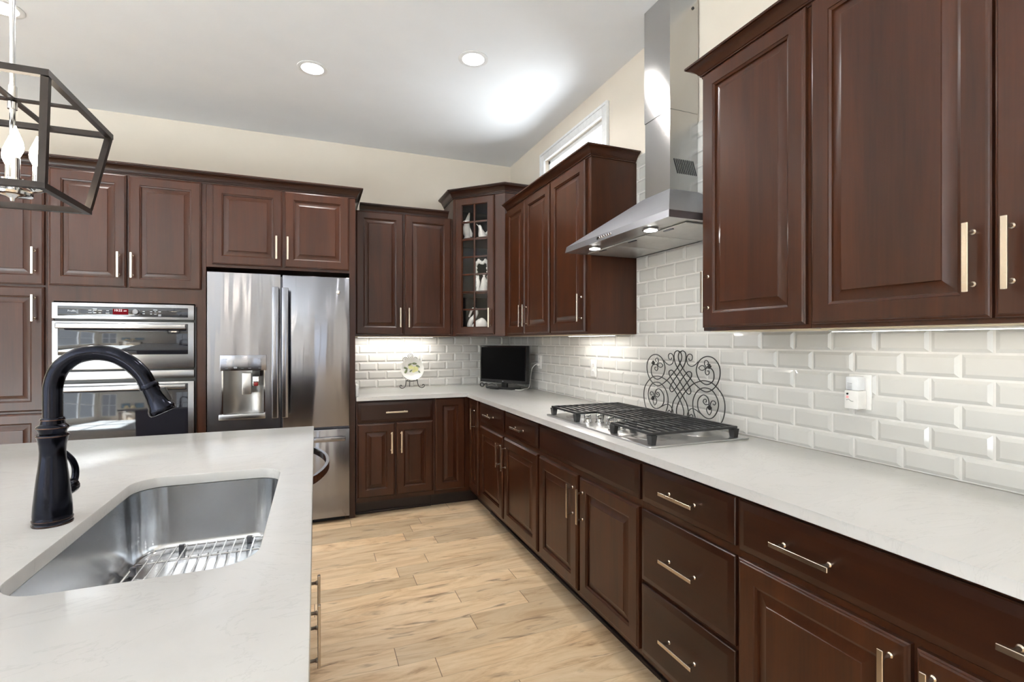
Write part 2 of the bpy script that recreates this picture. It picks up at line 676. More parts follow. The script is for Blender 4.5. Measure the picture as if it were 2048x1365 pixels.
# clerestory window: casing, sash, pane
win = struct('window_1', MB().rbox(XW - .018, XW, 2.765, wy0 + .004, 2.24, 2.905, .004)
             .rbox(XW - .018, XW, wy1 - .004, 3.804, 2.24, 2.905, .004)
             .rbox(XW - .018, XW, wy0 + .004, wy1 - .004, wz1 - .004, 2.905, .004)
             .rbox(XW - .018, XW, wy0 + .004, wy1 - .004, 2.24, wz0 + .004, .004)
             .rbox(XW - .024, XW - .016, 2.765, 2.785, 2.24, 2.905, .003)
             .rbox(XW - .024, XW - .016, 3.784, 3.804, 2.24, 2.905, .003)
             .rbox(XW - .024, XW - .016, 2.785, 3.784, 2.885, 2.905, .003), M_TRIM)
sash = MB()
for a, b in ((wy0, wy0 + .028), (wy1 - .028, wy1)): sash.box(XW + .03, XW + .07, a, b, wz0, wz1)
sash.box(XW + .03, XW + .07, wy0, wy1, wz1 - .028, wz1).box(XW + .03, XW + .07, wy0, wy1, wz0, wz0 + .03)
sash.box(XW + .035, XW + .065, wy0, wy1, 2.655, 2.675)
sash.build('sash', M_TRIM, win)
MB().box(XW + .048, XW + .052, wy0 + .02, wy1 - .02, wz0 + .02, wz1 - .02).build('pane', M_GLASS, win)

# ------------------------------------------------------------------ tile backsplash (bevelled subway tile)
TW, TH, GR = 0.157, 0.076, 0.0025


def tiles(regions, off):
    """tiles in local coords u (along), w (up); returns MB with relief along +n (third coord)."""
    mb = MB()

    def one(a0, a1, b0, b1, full):
        bv = min(.013, (a1 - a0) * .3, (b1 - b0) * .3)
        h0, h1 = .0015, .0075
        r0 = [(a0, b0, 0), (a1, b0, 0), (a1, b1, 0), (a0, b1, 0)]
        r1 = [(a0, b0, h0), (a1, b0, h0), (a1, b1, h0), (a0, b1, h0)]
        r2 = [(a0 + bv, b0 + bv, h1), (a1 - bv, b0 + bv, h1), (a1 - bv, b1 - bv, h1), (a0 + bv, b1 - bv, h1)]
        mb.loft([r0, r1, r2], cap0=False)
    for (u0, u1, w0, w1) in regions:
        k = 0
        z = .914
        while z < w1 - .004:
            zb, zt = max(z, w0), min(z + TH, w1)
            if zt - zb > .01:
                s = off + (TW / 2 if k % 2 else 0)
                i = math.floor((u0 - s) / TW)
                while s + i * TW < u1:
                    a0, a1 = max(s + i * TW, u0), min(s + (i + 1) * TW, u1)
                    if a1 - a0 > .012:
                        one(a0 + GR / 2, a1 - GR / 2, zb + GR / 2, zt - GR / 2, True)
                    i += 1
            z += TH
            k += 1
    return mb


def map_right(p): return (XW - .001 - p[2], p[0], p[1])
def map_back(p): return (p[0], YW - .001 - p[2], p[1])


bs = thing('tile_backsplash', 'white faceted subway tile backsplash behind the cooktop and scrollwork', 'backsplash')
t = tiles([(0.0, YW - .009, .9145, 1.372), (1.586, 2.468, 1.372, 2.43)], 0.950 + .0785)
t.v = [map_right(p) for p in t.v]
t.build('tile_field', M_TILE, bs, smooth=False)
MB().box(XW - .0035, XW - .0005, 0, YW - .004, .9145, 1.372).box(XW - .0035, XW - .0005, 1.586, 2.468, 1.372, 2.43).build('grout', M_GROUT, bs, smooth=False)
bs2 = thing('tile_backsplash', 'white faceted subway tile backsplash on the short wall behind the plate stand', 'backsplash')
t = tiles([(.281, XW - .0085, .9145, 1.372)], .352)
t.v = [map_back(p) for p in t.v]
t.build('tile_field', M_TILE, bs2, smooth=False)
MB().box(.281, XW - .004, YW - .0035, YW - .0005, .9145, 1.372).build('grout', M_GROUT, bs2, smooth=False)

# ------------------------------------------------------------------ cabinet parts


def rect_ring(x0, x1, z0, z1, y): return [(x0, y, z0), (x1, y, z0), (x1, y, z1), (x0, y, z1)]


def door_mb(w, h, t=.020, fr=.057):
    """raised-panel door, origin at its lower left back corner, front towards -y"""
    L = [(0, 0), (0, -t + .007), (.003, -t + .004), (.006, -t + .003), (.009, -t), (fr, -t), (fr + .0015, -t + .003), (fr + .006, -t + .005), (fr + .009, -t + .006),
         (fr + .010, -t + .0125), (fr + .014, -t + .0125), (fr + .040, -t + .0035), (fr + .0415, -t + .001), (fr + .044, -t + .001)]
    return MB().loft([rect_ring(i, w - i, i, h - i, y) for i, y in L])


def drawer_mb(w, h, t=.020):
    """slab drawer front with a stepped, sloped edge"""
    L = [(0, 0), (0, -t + .009), (.003, -t + .006), (.007, -t + .005), (.022, -t), (.024, -t)]
    return MB().loft([rect_ring(i, w - i, i, h - i, y) for i, y in L])


def handle_mb(vertical=True, ln=.164):
    mb = MB()
    hb, tk, so = .0065, .0075, .030
    mb.rbox(-hb, hb, -so - tk, -so, -ln / 2, ln / 2, .0012, 1)
    for z in (-ln / 2 + .020, ln / 2 - .020):
        mb.lathe([(.0068, 0), (.0068, -.003), (.0042, -.006), (.0042, -.024), (.006, -.027), (.006, -.030)], 12, (0, 0, z), 'y')
    if not vertical:
        mb.xf(Matrix.Rotation(pi / 2, 4, 'Y'))
    return mb


H_V = handle_mb(True)
H_H = handle_mb(False)
_hm = {}


def handle(parent, x, z, vertical=True, y=-.020):
    k = 'v' if vertical else 'h'
    if k not in _hm:
        o = (H_V if vertical else H_H).build('handle', M_NICK, parent, (x, y, z))
        _hm[k] = o.data
    else:
        o = bpy.data.objects.new('handle', _hm[k])
        C.objects.link(o)
        o.location = (x, y, z)
        o.parent = parent
    return o


def door(cab, x0, x1, z0, z1, hx=None, hz=None, fr=.057):
    d = door_mb(x1 - x0, z1 - z0, fr=fr).build('door', W_V, cab, (x0, 0, z0), ang=25)
    if hx is not None:
        handle(d, hx - x0, hz - z0, True)
    return d


def drawer(cab, x0, x1, z0, z1, hx=(), name='drawer'):
    d = drawer_mb(x1 - x0, z1 - z0).build(name, W_H, cab, (x0, 0, z0), ang=25)
    for h in hx:
        handle(d, h - x0, (z1 - z0) / 2, False)
    return d


CROWN = [(-.02, 0), (.006, 0), (.006, .010), (.012, .012), (.012, .018), (.016, .021), (.020, .030), (.027, .042), (.037, .052), (.048, .057), (.048, .061), (.056, .063), (.056, .074), (-.02, .074)]


def crown_mb(path, z0, scale=1.0, zscale=1.0):
    """sweep of the crown profile along a plan path; outward side is to the right of travel"""
    n = len(path)
    rings = []
    for i in range(n):
        p = Vector(path[i])
        ns = []
        if i > 0:
            d = (Vector(path[i]) - Vector(path[i - 1])).normalized()
            ns.append(Vector((d.y, -d.x)))
        if i < n - 1:
            d = (Vector(path[i + 1]) - Vector(path[i])).normalized()
            ns.append(Vector((d.y, -d.x)))
        if len(ns) == 2:
            m = (ns[0] + ns[1]).normalized()
            m = m / m.dot(ns[0])
        else:
            m = ns[0]
        rings.append([(p.x + m.x * o * scale, p.y + m.y * o * scale, z0 + h * zscale) for o, h in CROWN])
    return MB().loft(rings)


BASE_D = 0.60


def base_body(cab, W, D, toe=.09, h=.882):
    MB().box(0, W, 0, D, .114, h).build('carcass', W_V, cab, smooth=False)
    MB().box(0.001, W - .001, toe, D - .002, 0, .1135).rbox(0.001, W - .001, toe - .012, toe, 0, .018, .004).build('toe_kick', W_DARK, cab)


# ------------------------------------------------------------------ tall wall of cabinets (back wall, left)
FY = 3.89    # face frame plane of the tall units
TD = YW - FY - .003
pan = thing('pantry_cabinet', 'tall dark cherry pantry cabinet standing beside the oven cabinet', 'cabinet', (-2.15, FY, 0))
PWd = .613
base = MB().box(0, PWd, 0, TD, .114, 2.401)
base.build('carcass', W_V, pan, smooth=False)
MB().box(0, PWd, .08, TD, 0, .1135).build('toe_kick', W_DARK, pan)
door(pan, .025, .603, 1.674, 2.400, .560, 1.819)
door(pan, .025, .603, .902, 1.662, .560, 1.531)
door(pan, .025, .603, .130, .888)

ov = thing('oven_cabinet', 'tall dark cherry cabinet housing the stainless double oven', 'cabinet', (-1.535, FY, 0))
W = .843
MB().box(0, .028, 0, TD, .114, 2.401).box(W - .063, W, 0, TD, .114, 2.401).box(.028, W - .063, 0, TD, 1.580, 2.401) \
    .box(.028, W - .063, 0, TD, .114, .425).box(.028, W - .063, TD - .02, TD, .425, 1.580).build('carcass', W_V, ov, smooth=False)
MB().box(0, W, .08, TD, 0, .1135).build('toe_kick', W_DARK, ov)
door(ov, .012, .402, 1.676, 2.400, .366, 1.818)
door(ov, .416, .818, 1.676, 2.400, .437, 1.818)
drawer(ov, .030, .800, .130, .405, (.415,))

fc = thing('refrigerator_cabinet', 'dark cherry bridge cabinet and side panel enclosing the refrigerator', 'cabinet', (-.690, FY, 0))
W = .968
MB().box(0, W - .042, 0, TD, 1.838, 2.401).build('carcass', W_V, fc, smooth=False)
MB().box(W - .042, W, 0.0, TD, 0, 2.401).build('side_panel', W_V, fc, smooth=False)
door(fc, .037, .470, 1.856, 2.400, .434, 1.990)
door(fc, .485, .922, 1.856, 2.400, .507, 1.990)

tag(crown_mb([(-2.15, FY), (.278, FY), (.278, YW - .001)], 2.402, .95, .95).build('cabinet_crown', W_H, ang=25),
    'long dark cherry crown molding over the pantry, oven and refrigerator cabinets', 'molding')

# ------------------------------------------------------------------ back wall cabinet
bw = thing('wall_cabinet', 'two-door cherry wall cabinet on the back wall above the plate stand', 'cabinet', (.284, 4.225, 0))
W = .834
M_MAPLE = plain('pale_maple', lin(222, 206, 174), .5, noise=.05)
MB().box(.018, W - .018, .02, YW - 4.225 - .014, 1.3695, 1.3718).build('bottom_panel', M_MAPLE, bw, smooth=False)
MB().box(0, W, 0, YW - 4.225 - .002, 1.372, 2.401).build('carcass', W_V, bw, smooth=False)
door(bw, .024, .404, 1.387, 2.400, .376, 1.528)
door(bw, .419, .815, 1.387, 2.400, .447, 1.528)
tag(crown_mb([(.335, 4.225), (1.075, 4.225)], 2.402, .9, .76).build('cabinet_crown', W_H, ang=25),
    'short cherry crown molding over the two-door cabinet beside the refrigerator', 'molding')

# ------------------------------------------------------------------ corner glass cabinet
P, Q = Vector((1.120, 4.215)), Vector((1.473, 3.862))
cc = thing('corner_cabinet', 'tall diagonal corner wall cabinet with a divided glass door', 'cabinet', (P.x, P.y, 0), -pi / 4)
Ln = (Q - P).length
Rm = Matrix.Translation((P.x, P.y, 0)) @ Matrix.Rotation(-pi / 4, 4, 'Z')
Ri = Rm.inverted()


def loc2(x, y):
    v = Ri @ Vector((x, y, 0))
    return (v.x, v.y)


pent = [loc2(*p) for p in ((1.120, YW - .002), (1.120, 4.215), (1.473, 3.862), (XW - .002, 3.862), (XW - .002, YW - .002))]
pin = [loc2(*p) for p in ((1.138, YW - .02), (1.138, 4.228), (1.486, 3.880), (XW - .02, 3.880), (XW - .02, YW - .02))]
c_ = MB()
c_.prism(pent, 1.372, 1.394).prism(pent, 2.552, 2.571)


def panel(mb, i, j):
    mb.prism([pent[i], pent[j], pin[j], pin[i]], 1.394, 2.552)


panel(c_, 0, 1)
panel(c_, 2, 3)
c_.build('carcass', W_V, cc, smooth=False)
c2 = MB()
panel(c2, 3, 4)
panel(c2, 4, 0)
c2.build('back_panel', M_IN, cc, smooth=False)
d0, d1 = .034, .405
MB().box(0, d0 + .03, 0, .019, 1.394, 2.552).box(d1 - .03, Ln, 0, .019, 1.394, 2.552).box(d0 + .03, d1 - .03, 0, .019, 1.394, 1.415) \
    .box(d0 + .03, d1 - .03, 0, .019, 2.530, 2.552).build('face_frame', W_V, cc, smooth=False)
for zz in (2.236, 1.760):
    shp = [(a[0], a[1]) for a in pin]
    MB().prism([(shp[0][0], shp[0][1]), (shp[1][0] + .004, shp[1][1] + .03), (shp[2][0] - .004, shp[2][1] + .03), shp[3], shp[4]], zz - .018, zz).build('shelf', W_V, cc, smooth=False)
zb, zt = 1.388, 2.568
gw, gh = d1 - d0, zt - zb
dm = MB()
L = [(0, 0), (0, -.013), (.004, -.016), (.009, -.020), (.060, -.020), (.063, -.016), (.066, -.010), (.066, 0)]
dm.loft([rect_ring(i, gw - i, i, gh - i, y) for i, y in L], cap0=False, cap1=False)
gdoor = dm.build('door', W_V, cc, (d0, 0, zb), ang=25)
mm = MB()
ox0, ox1, oz0, oz1 = .064, gw - .064, .064, gh - .064
mm.rbox(gw / 2 - .008, gw / 2 + .008, -.018, -.004, oz0, oz1, .003)
for k in range(1, 7):
    z = oz0 + (oz1 - oz0) * k / 7
    mm.rbox(ox0, ox1, -.0178, -.0042, z - .008, z + .008, .003)
mm.build('muntin', W_V, gdoor)
MB().box(ox0 - .001, ox1 + .001, -.0030, -.0005, oz0 - .001, oz1 + .001).build('glass_panel', M_GLASS, gdoor, smooth=False)
handle(gdoor, gw - .034, .140, True)
tag(crown_mb([(1.120, YW - .001), (1.120, 4.215), (1.473, 3.862), (XW - .001, 3.862)], 2.572, 1.0, .98).build('cabinet_crown', W_H, ang=25),
    'highest crown molding wrapping the diagonal corner glass cabinet', 'molding')

# ------------------------------------------------------------------ right wall cabinets
FX = 1.473
WD = XW - FX - .002


def right_cab(name, label, ya, yb, zlo=1.372, zhi=2.401):
    c = thing(name, label, 'cabinet', (FX, ya, 0), RW)
    MB().box(0, ya - yb, 0, WD, zlo, zhi).build('carcass', W_V, c, smooth=False)
    MB().box(.018, ya - yb - .018, .02, WD - .012, 1.3695, 1.3718).build('bottom_panel', M_MAPLE, c, smooth=False)
    return c


rb = right_cab('wall_cabinet', 'two-door cherry wall cabinet beside the corner glass cabinet', 3.858, 2.979, zhi=2.393)
Y = lambda y, o=3.858: o - y
door(rb, Y(3.775), Y(3.410), 1.386, 2.392, Y(3.438), 1.520)
door(rb, Y(3.398), Y(2.990), 1.386, 2.392, Y(3.366), 1.520)
rc = right_cab('wall_cabinet', 'single-door cherry wall cabinet between the range hood and a two-door cabinet', 2.978, 2.470, zhi=2.393)
door(rc, 2.978 - 2.967, 2.978 - 2.516, 1.386, 2.392, 2.978 - 2.546, 1.526)
tag(crown_mb([(FX, 3.80), (FX, 2.470), (XT - .002, 2.470)], 2.394, .96, .74).build('cabinet_crown', W_Y, ang=25),
    'cherry crown molding running beneath the small high window', 'molding')
rd = right_cab('wall_cabinet', 'single-door cherry wall cabinet adjoining both the hood and the widest cabinet', 1.584, 1.1145)
door(rd, 1.584 - 1.576, 1.584 - 1.124, 1.385, 2.404, 1.584 - 1.538, 1.525)
re = right_cab('wall_cabinet', 'widest cherry wall cabinet, its two doors cut off by the picture edge', 1.1135, .180)
door(re, 1.1135 - 1.103, 1.1135 - .654, 1.385, 2.404, 1.1135 - .686, 1.528)
door(re, 1.1135 - .649, 1.1135 - .200, 1.385, 2.404, 1.1135 - .615, 1.528)
tag(crown_mb([(XT - .002, 1.584), (FX, 1.584), (FX, .180)], 2.402, .96, .74).build('cabinet_crown', W_Y, ang=25),
    'cherry crown molding over the cabinets cut off by the picture edge', 'molding')

# ------------------------------------------------------------------ base cabinets
BY, BX = 3.87, 1.175
b1 = thing('base_cabinet', 'cherry base cabinet with one drawer and two doors beside the refrigerator', 'cabinet', (.2835, BY, 0))
base_body(b1, .587, YW - BY - .002)
drawer(b1, .008, .578, .713, .868, (.293,))
door(b1, .008, .282, .150, .703, .256, .558)
door(b1, .294, .578, .150, .703, .329, .558)

cb = thing('corner_base_cabinet', 'cherry corner base cabinet with narrow doors meeting at the inside corner', 'cabinet', (.8715, BY, 0))
lx = BX - .8715
Lp = [(0, 0), (lx, 0), (lx, BY * 0 - .268), (XW - .002 - .8715, -.268), (XW - .002 - .8715, YW - .002 - BY), (0, YW - .002 - BY)]
MB().prism(Lp, .114, .882).build('carcass', W_V, cb, smooth=False)
Lt = [(0, .09), (lx + .087, .09), (lx + .087, -.268), (lx + .5, -.268), (lx + .5, .6), (0, .6)]
MB().prism(Lt, 0, .1135).build('toe_kick', W_DARK, cb, smooth=False)
door(cb, .010, .252, .146, .876)
dd = door_mb(.225, .728, fr=.05).build('door', W_V, cb, (lx, -.025, .146), RW, ang=25)
handle(dd, .150, .578, True)

RD = XW - BX - .002


def right_base(label, ya, yb):
    c = thing('base_cabinet', label, 'cabinet', (BX, ya, 0), RW)
    base_body(c, ya - yb, RD, toe=.088)
    return c


a1 = right_base('cherry base cabinet with two small drawers over two doors near the corner', 3.6015, 2.5145)
o = 3.6015
drawer(a1, o - 3.558, o - 3.075, .723, .867, (o - 3.316,))
drawer(a1, o - 3.037, o - 2.524, .722, .865, (o - 2.78,))
door(a1, o - 3.558, o - 3.084, .143, .692, o - 3.116, .565)
door(a1, o - 3.056, o - 2.531, .143, .692, o - 3.018, .565)
a2 = right_base('cherry base cabinet under the cooktop with a blank false drawer front', 2.5135, 1.5825)
o = 2.5135
drawer(a2, o - 2.504, o - 1.590, .719, .855, (), 'false_drawer_front')
door(a2, o - 2.504, o - 2.073, .139, .690, o - 2.107, .563)
door(a2, o - 2.049, o - 1.593, .139, .690, o - 2.012, .563)
a3 = right_base('cherry base cabinet made up of three stacked drawers', 1.5815, 1.1145)
o = 1.5815
drawer(a3, o - 1.571, o - 1.122, .720, .865, (o - 1.345,))
drawer(a3, o - 1.576, o - 1.122, .420, .690, (o - 1.345,))
drawer(a3, o - 1.576, o - 1.122, .139, .405, (o - 1.345,))
a4 = right_base('wide cherry base cabinet with a two-handled drawer over doors', 1.1135, .180)
o = 1.1135
drawer(a4, o - 1.107, o - .190, .716, .864, (o - .888, o - .415))
door(a4, o - 1.107, o - .655, .139, .693, o - .690, .590)
door(a4, o - .643, o - .190, .139, .693, o - .610, .590)

# ------------------------------------------------------------------ L-shaped countertop


def slab_mb(outline, z0, z1, b=.004):
    bm = bmesh.new()
    lo = [bm.verts.new((x, y, z0)) for x, y in outline]
    hi = [bm.verts.new((x, y, z1)) for x, y in outline]
    n = len(outline)
    bm.faces.new(lo[::-1])
    bm.faces.new(hi)
    for i in range(n):
        bm.faces.new((lo[i], lo[(i + 1) % n], hi[(i + 1) % n], hi[i]))
    es = [e for e in bm.edges if abs(e.verts[0].co.z - e.verts[1].co.z) < 1e-6]
    bmesh.ops.bevel(bm, geom=es, offset=b, segments=2, profile=.5, affect='EDGES')
    bm.verts.index_update()
    mb = MB()
    mb.add([v.co[:] for v in bm.verts], [[v.index for v in f.verts] for f in bm.faces])
    bm.free()
    return mb


ct = thing('countertop', 'L-shaped white quartz countertop on the base cabinets along both walls', 'countertop')
slab_mb([(.281, 3.815), (1.128, 3.815), (1.128, .165), (XW - .002, .165), (XW - .002, YW - .002), (.281, YW - .002)], .884, .914).build('slab', M_QUARTZ, ct)
MB().rbox(.281, .300, 3.86, YW - .012, .9142, 1.000, .003).build('side_splash', M_QUARTZ, ct)

# ------------------------------------------------------------------ under-cabinet lights


def strip_light(label, cx, cy, ln, rz, power):
    s = thing('under_cabinet_light', label, 'light', (cx, cy, 1.3690), rz)
    MB().rbox(-ln / 2, ln / 2, -.016, .016, -.006, 0, .0015).build('housing', M_WHITE, s)
    MB().box(-ln / 2 + .008, ln / 2 - .008, -.010, .010, -.0070, -.0061).build('lens', M_STRIP, s, smooth=False)
    area_light('strip_lamp', (0, 0, -.009), (0, 0, 0), ln - .02, .02, power, (1, .97, .92), s)
    return s


strip_light('slim light strip under the back wall cabinet above the plate', .66, 4.42, .66, 0, 2.6)
strip_light('slim light strip under the cabinet between the hood and television', 1.66, 2.80, .56, pi / 2, 1.3)
strip_light('slim light strip under the widest wall cabinet above the night light', 1.66, .78, .80, pi / 2, .25)

# ------------------------------------------------------------------ range hood
hd = thing('range_hood', 'stainless steel chimney range hood mounted over the cooktop', 'range hood')
HX = 1.300
hy0, hy1 = 1.588, 2.464
zb0, zb1 = 1.824, 1.856
cx0, cy0, cy1, cz = 1.602, 1.949, 2.150, 2.072
hxw = XW - .010
r = lambda x0, a, b, z: [(x0, a, z), (hxw, a, z), (hxw, b, z), (x0, b, z)]
cap = MB()
cap.loft([r(HX, hy0, hy1, zb0), r(HX + .006, hy0 + .006, hy1 - .006, zb1), r(cx0 - .004, cy0 - .004, cy1 + .004, cz)], cap0=False)
cap.build('canopy', M_STEELY, hd, smooth=False)
u = MB().loft([r(HX, hy0, hy1, zb0 + .0002), r(HX + .012, hy0 + .012, hy1 - .012, zb0 + .003)], cap0=False)
u.build('underside', M_SATIN, hd, smooth=False)
MB().box(cx0 + .003, hxw, cy0 + .003, cy1 - .003, cz - .004, 2.47).build('lower_chimney', M_CHIM, hd, smooth=False)
MB().box(cx0, hxw, cy0, cy1, 2.465, ZC - .001).build('upper_chimney', M_CHIM, hd, smooth=False)
g = MB()
for i in range(11):
    x = 1.640 + i * .0115
    g.bar((x + .012, cy0 + .0018, 2.155), (x - .012, cy0 + .0018, 2.225), .0045, .002, up=(0, 1, 0))
g.build('vent_grille', M_BLACK, hd, smooth=False)
MB().lathe([(.007, 0), (.007, -.004), (.002, -.006)], 10, (1.742, cy0 + .0, 2.985), 'y').build('screw', M_BLACK, hd)
for k in range(3):
    a = 1.632 + k * .2665
    f = MB().rbox(HX + .125, hxw - .03, a, a + .262, zb0 - .004, zb0 + .002, .002)
    fo = f.build('filter', plain('filter_mesh', lin(196, 194, 190), .35, .7) if k == 0 else bpy.data.materials['filter_mesh'], hd)
    MB().rbox(HX + .135, HX + .146, a + .10, a + .16, zb0 - .008, zb0 - .0035, .001).build('latch', M_DSTEEL, fo)
for yy in (1.80, 2.27):
    lo_ = MB().lathe([(.036, 0), (.036, -.004), (.030, -.005)], 24, (HX + .075, yy, zb0 - .0005)).build('lamp_ring', M_CHROME, hd)
    MB().lathe([(.029, -.0045), (.029, -.0062)], 24, (HX + .075, yy, zb0 - .0005)).build('lamp_lens', M_LED, lo_)
    area_light('hood_lamp', (HX + .075, yy, zb0 - .010), (0, 0, 0), .055, .055, .9, (1, .95, .88), hd, 'DISK')
bt = MB()
for i in range(6):
    yy = 2.105 - i * .020
    bt.lathe([(.0068, 0), (.0068, -.004), (.005, -.006)], 10, (HX + .003, yy, 1.841), 'x')
bt.build('control_buttons', M_CHROME, hd)
MB().rbox(HX - .001, HX + .004, 2.118, 2.128, 1.834, 1.848, .001).build('indicator', M_BLACK, hd)

# ------------------------------------------------------------------ cooktop
ck = thing('gas_cooktop', 'stainless steel gas cooktop with black grates set in the white counter', 'cooktop')
CX0, CX1, CY0, CY1 = 1.200, 1.715, 1.576, 2.496
slab_mb([(CX0 + .006, CY0), (CX1 - .006, CY0), (CX1, CY0 + .006), (CX1, CY1 - .006), (CX1 - .006, CY1), (CX0 + .006, CY1), (CX0, CY1 - .006), (CX0, CY0 + .006)], .9143, .922, .003).build('steel_tray', M_SATIN, ck)
burn = [(1.335, 1.735, .034), (1.575, 1.735, .040), (1.475, 2.035, .056), (1.335, 2.335, .040), (1.575, 2.335, .034)]
for bx, by, br in burn:
    b = MB().lathe([(br + .045, 0), (br + .043, .003), (br + .018, .006), (br + .004, .012), (br, .012), (br, .026), (br - .004, .028)], 28, (bx, by, .922)).build('burner', M_SATIN, ck)
    MB().lathe([(br - .004, 0), (br - .002, .003), (br - .002, .007), (br - .008, .009)], 24, (bx, by, .9502)).build('burner_cap', plain('burner_cap_grey', lin(190, 188, 184), .4, .6) if 'burner_cap_grey' not in bpy.data.materials else bpy.data.materials['burner_cap_grey'], b)


def grate(y0, y1, x0, x1, ny):
    mb = MB()
    zt, zb = .971, .9605
    for x in (x0, x1):
        mb.rbox(x - .006, x + .006, y0, y1, zb, zt, .002, 1)
    for y in (y0 + .006, y1 - .006):
        mb.rbox(x0, x1, y - .006, y + .006, zb, zt, .002, 1)
    n = ny
    for i in range(1, n):
        x = x0 + (x1 - x0) * i / n
        mb.box(x - .0034, x + .0034, y0 + .004, y1 - .004, zt - .0075, zt - .0005)
    for y in ((y0 + y1) / 2,):
        mb.box(x0, x1, y - .003, y + .003, zb - .003, zb + .004)
    for x in (x0 + .004, x1 - .004):
        for y in (y0 + .012, y1 - .012):
            mb.loft([[(x - .010, y - .012, .9225), (x + .010, y - .012, .9225), (x + .010, y + .012, .9225), (x - .010, y + .012, .9225)],
                     [(x - .014, y - .016, .960), (x + .014, y - .016, .960), (x + .014, y + .016, .960), (x - .014, y + .016, .960)]])
    return mb.build('grate', M_IRON, ck)


grate(1.590, 1.880, 1.225, 1.655, 11)
grate(1.885, 2.185, 1.345, 1.655, 8)
grate(2.190, 2.472, 1.225, 1.655, 11)
KN = [(1.262, 2.150), (1.318, 2.130), (1.318, 2.035), (1.318, 1.945), (1.262, 1.925)]
for kx, ky in KN:
    k = MB().lathe([(.023, 0), (.023, .004), (.019, .006), (.018, .020)], 20, (kx, ky, .9225)).build('knob', M_CHROME, ck)
    MB().rbox(kx - .018, kx + .018, ky - .0075, ky + .0075, .942, .966, .003).build('grip', M_CHROME, k)

# ------------------------------------------------------------------ wrought-iron scroll behind the cooktop
SCX = 1.742
SY = 2.0415
half = {
    'up': ([(2.044, 1.215), (2.023, 1.19), (1.984, 1.155), (1.949, 1.126), (1.906, 1.099), (1.864, 1.086), (1.824, 1.099), (1.793, 1.127), (1.774, 1.169), (1.779, 1.215), (1.812, 1.248), (1.856, 1.257), (1.898, 1.241), (1.921, 1.211), (1.927, 1.18), (1.908, 1.142), (1.869, 1.122), (1.836, 1.128), (1.814, 1.148), (1.812, 1.178), (1.826, 1.198), (1.848, 1.202)], .0027),
    'low': ([(2.060, .928), (2.072, .958), (2.068, .988), (2.049, 1.022), (2.021, 1.057), (1.984, 1.092), (1.949, 1.117), (1.91, 1.132), (1.873, 1.139), (1.828, 1.133), (1.789, 1.11), (1.755, 1.073), (1.744, 1.028), (1.752, .980), (1.774, .945), (1.82, .926), (1.87, .922), (1.92, .930)], .0027),
    'weave': ([(2.041, 1.272), (2.028, 1.281), (2.007, 1.273), (2.0, 1.251), (2.007, 1.22), (2.025, 1.193), (2.058, 1.16), (2.092, 1.125), (2.116, 1.097), (2.124, 1.076), (2.109, 1.063), (2.089, 1.075), (2.063, 1.101), (2.035, 1.132), (2.007, 1.16), (1.984, 1.177), (1.962, 1.172), (1.962, 1.153), (1.98, 1.133), (2.012, 1.102), (2.044, 1.071), (2.072, 1.042), (2.098, 1.006), (2.109, .956), (2.105, .920)], .0027),
    'top': ([(2.028, 1.281), (2.049, 1.272), (2.058, 1.25), (2.049, 1.224), (2.023, 1.19)], .0027),
    'low2': ([(1.925, .921), (1.936, .955), (1.949, .987), (1.951, 1.033), (1.932, 1.072), (1.902, 1.096), (1.869, 1.105), (1.828, 1.099), (1.797, 1.071), (1.783, 1.035), (1.793, .999), (1.816, .971), (1.844, .96), (1.877, .966), (1.91, .989), (1.919, 1.022), (1.91, 1.05), (1.881, 1.07), (1.856, 1.063), (1.845, 1.045), (1.843, 1.030)], .0027),
    'bot': ([(1.985, .922), (1.991, .956), (1.98, .98), (1.958, .994), (1.932, .991), (1.898, .976)], .0024),
    'bot2': ([(1.991, .940), (1.975, .956), (1.962, .964), (1.951, .957), (1.958, .946)], .0024),
    'curl': ([(1.980, 1.244), (1.978, 1.236), (1.968, 1.233), (1.957, 1.240), (1.955, 1.255), (1.964, 1.264), (1.977, 1.265), (1.990, 1.257), (1.996, 1.238), (1.987, 1.214), (1.962, 1.204), (1.936, 1.213), (1.917, 1.228)], .0024),
    'leafa': ([(1.848, 1.202), (1.866, 1.201), (1.880, 1.211), (1.896, 1.210), (1.91, 1.199), (1.896, 1.189), (1.880, 1.190), (1.866, 1.2)], .0022),
    'leafb': ([(1.858, 1.203), (1.871, 1.216), (1.871, 1.232), (1.86, 1.238), (1.847, 1.229), (1.850, 1.220), (1.857, 1.219)], .0022),
    'leafc': ([(1.858, 1.203), (1.865, 1.194), (1.867, 1.178), (1.857, 1.168), (1.843, 1.175), (1.844, 1.187), (1.855, 1.187)], .0022),
    'leafd': ([(1.843, 1.028), (1.855, 1.026), (1.868, 1.025), (1.881, 1.036), (1.875, 1.049), (1.862, 1.049), (1.859, 1.040), (1.866, 1.037)], .0022),
    'leafe': ([(1.836, 1.026), (1.831, 1.038), (1.823, 1.047), (1.809, 1.048), (1.801, 1.039), (1.809, 1.029), (1.818, 1.034)], .0022),
    'leaff': ([(1.84, 1.026), (1.855, 1.012), (1.858, .996), (1.842, .978), (1.828, .995), (1.829, 1.010), (1.838, 1.025)], .0022),
}
sc = MB()
for k, (pts, rr) in half.items():
    for sgn in (1, -1):
        pp = [(SCX + (.0028 if sgn > 0 else -.0028), SY + sgn * (y - SY), z) for y, z in pts]
        sc.tube(smooth_pts(pp, 5), rr, 6)
for y, z in ((1.832, 1.212), (1.829, 1.016)):
    for sgn in (1, -1):
        for dy, dz in ((0, .005), (-.006, -.002), (.006, -.003), (0, -.007)):
            sc.sphere((SCX - .006, SY + sgn * (y - SY) + dy, z + dz), .0062, 8, 6)
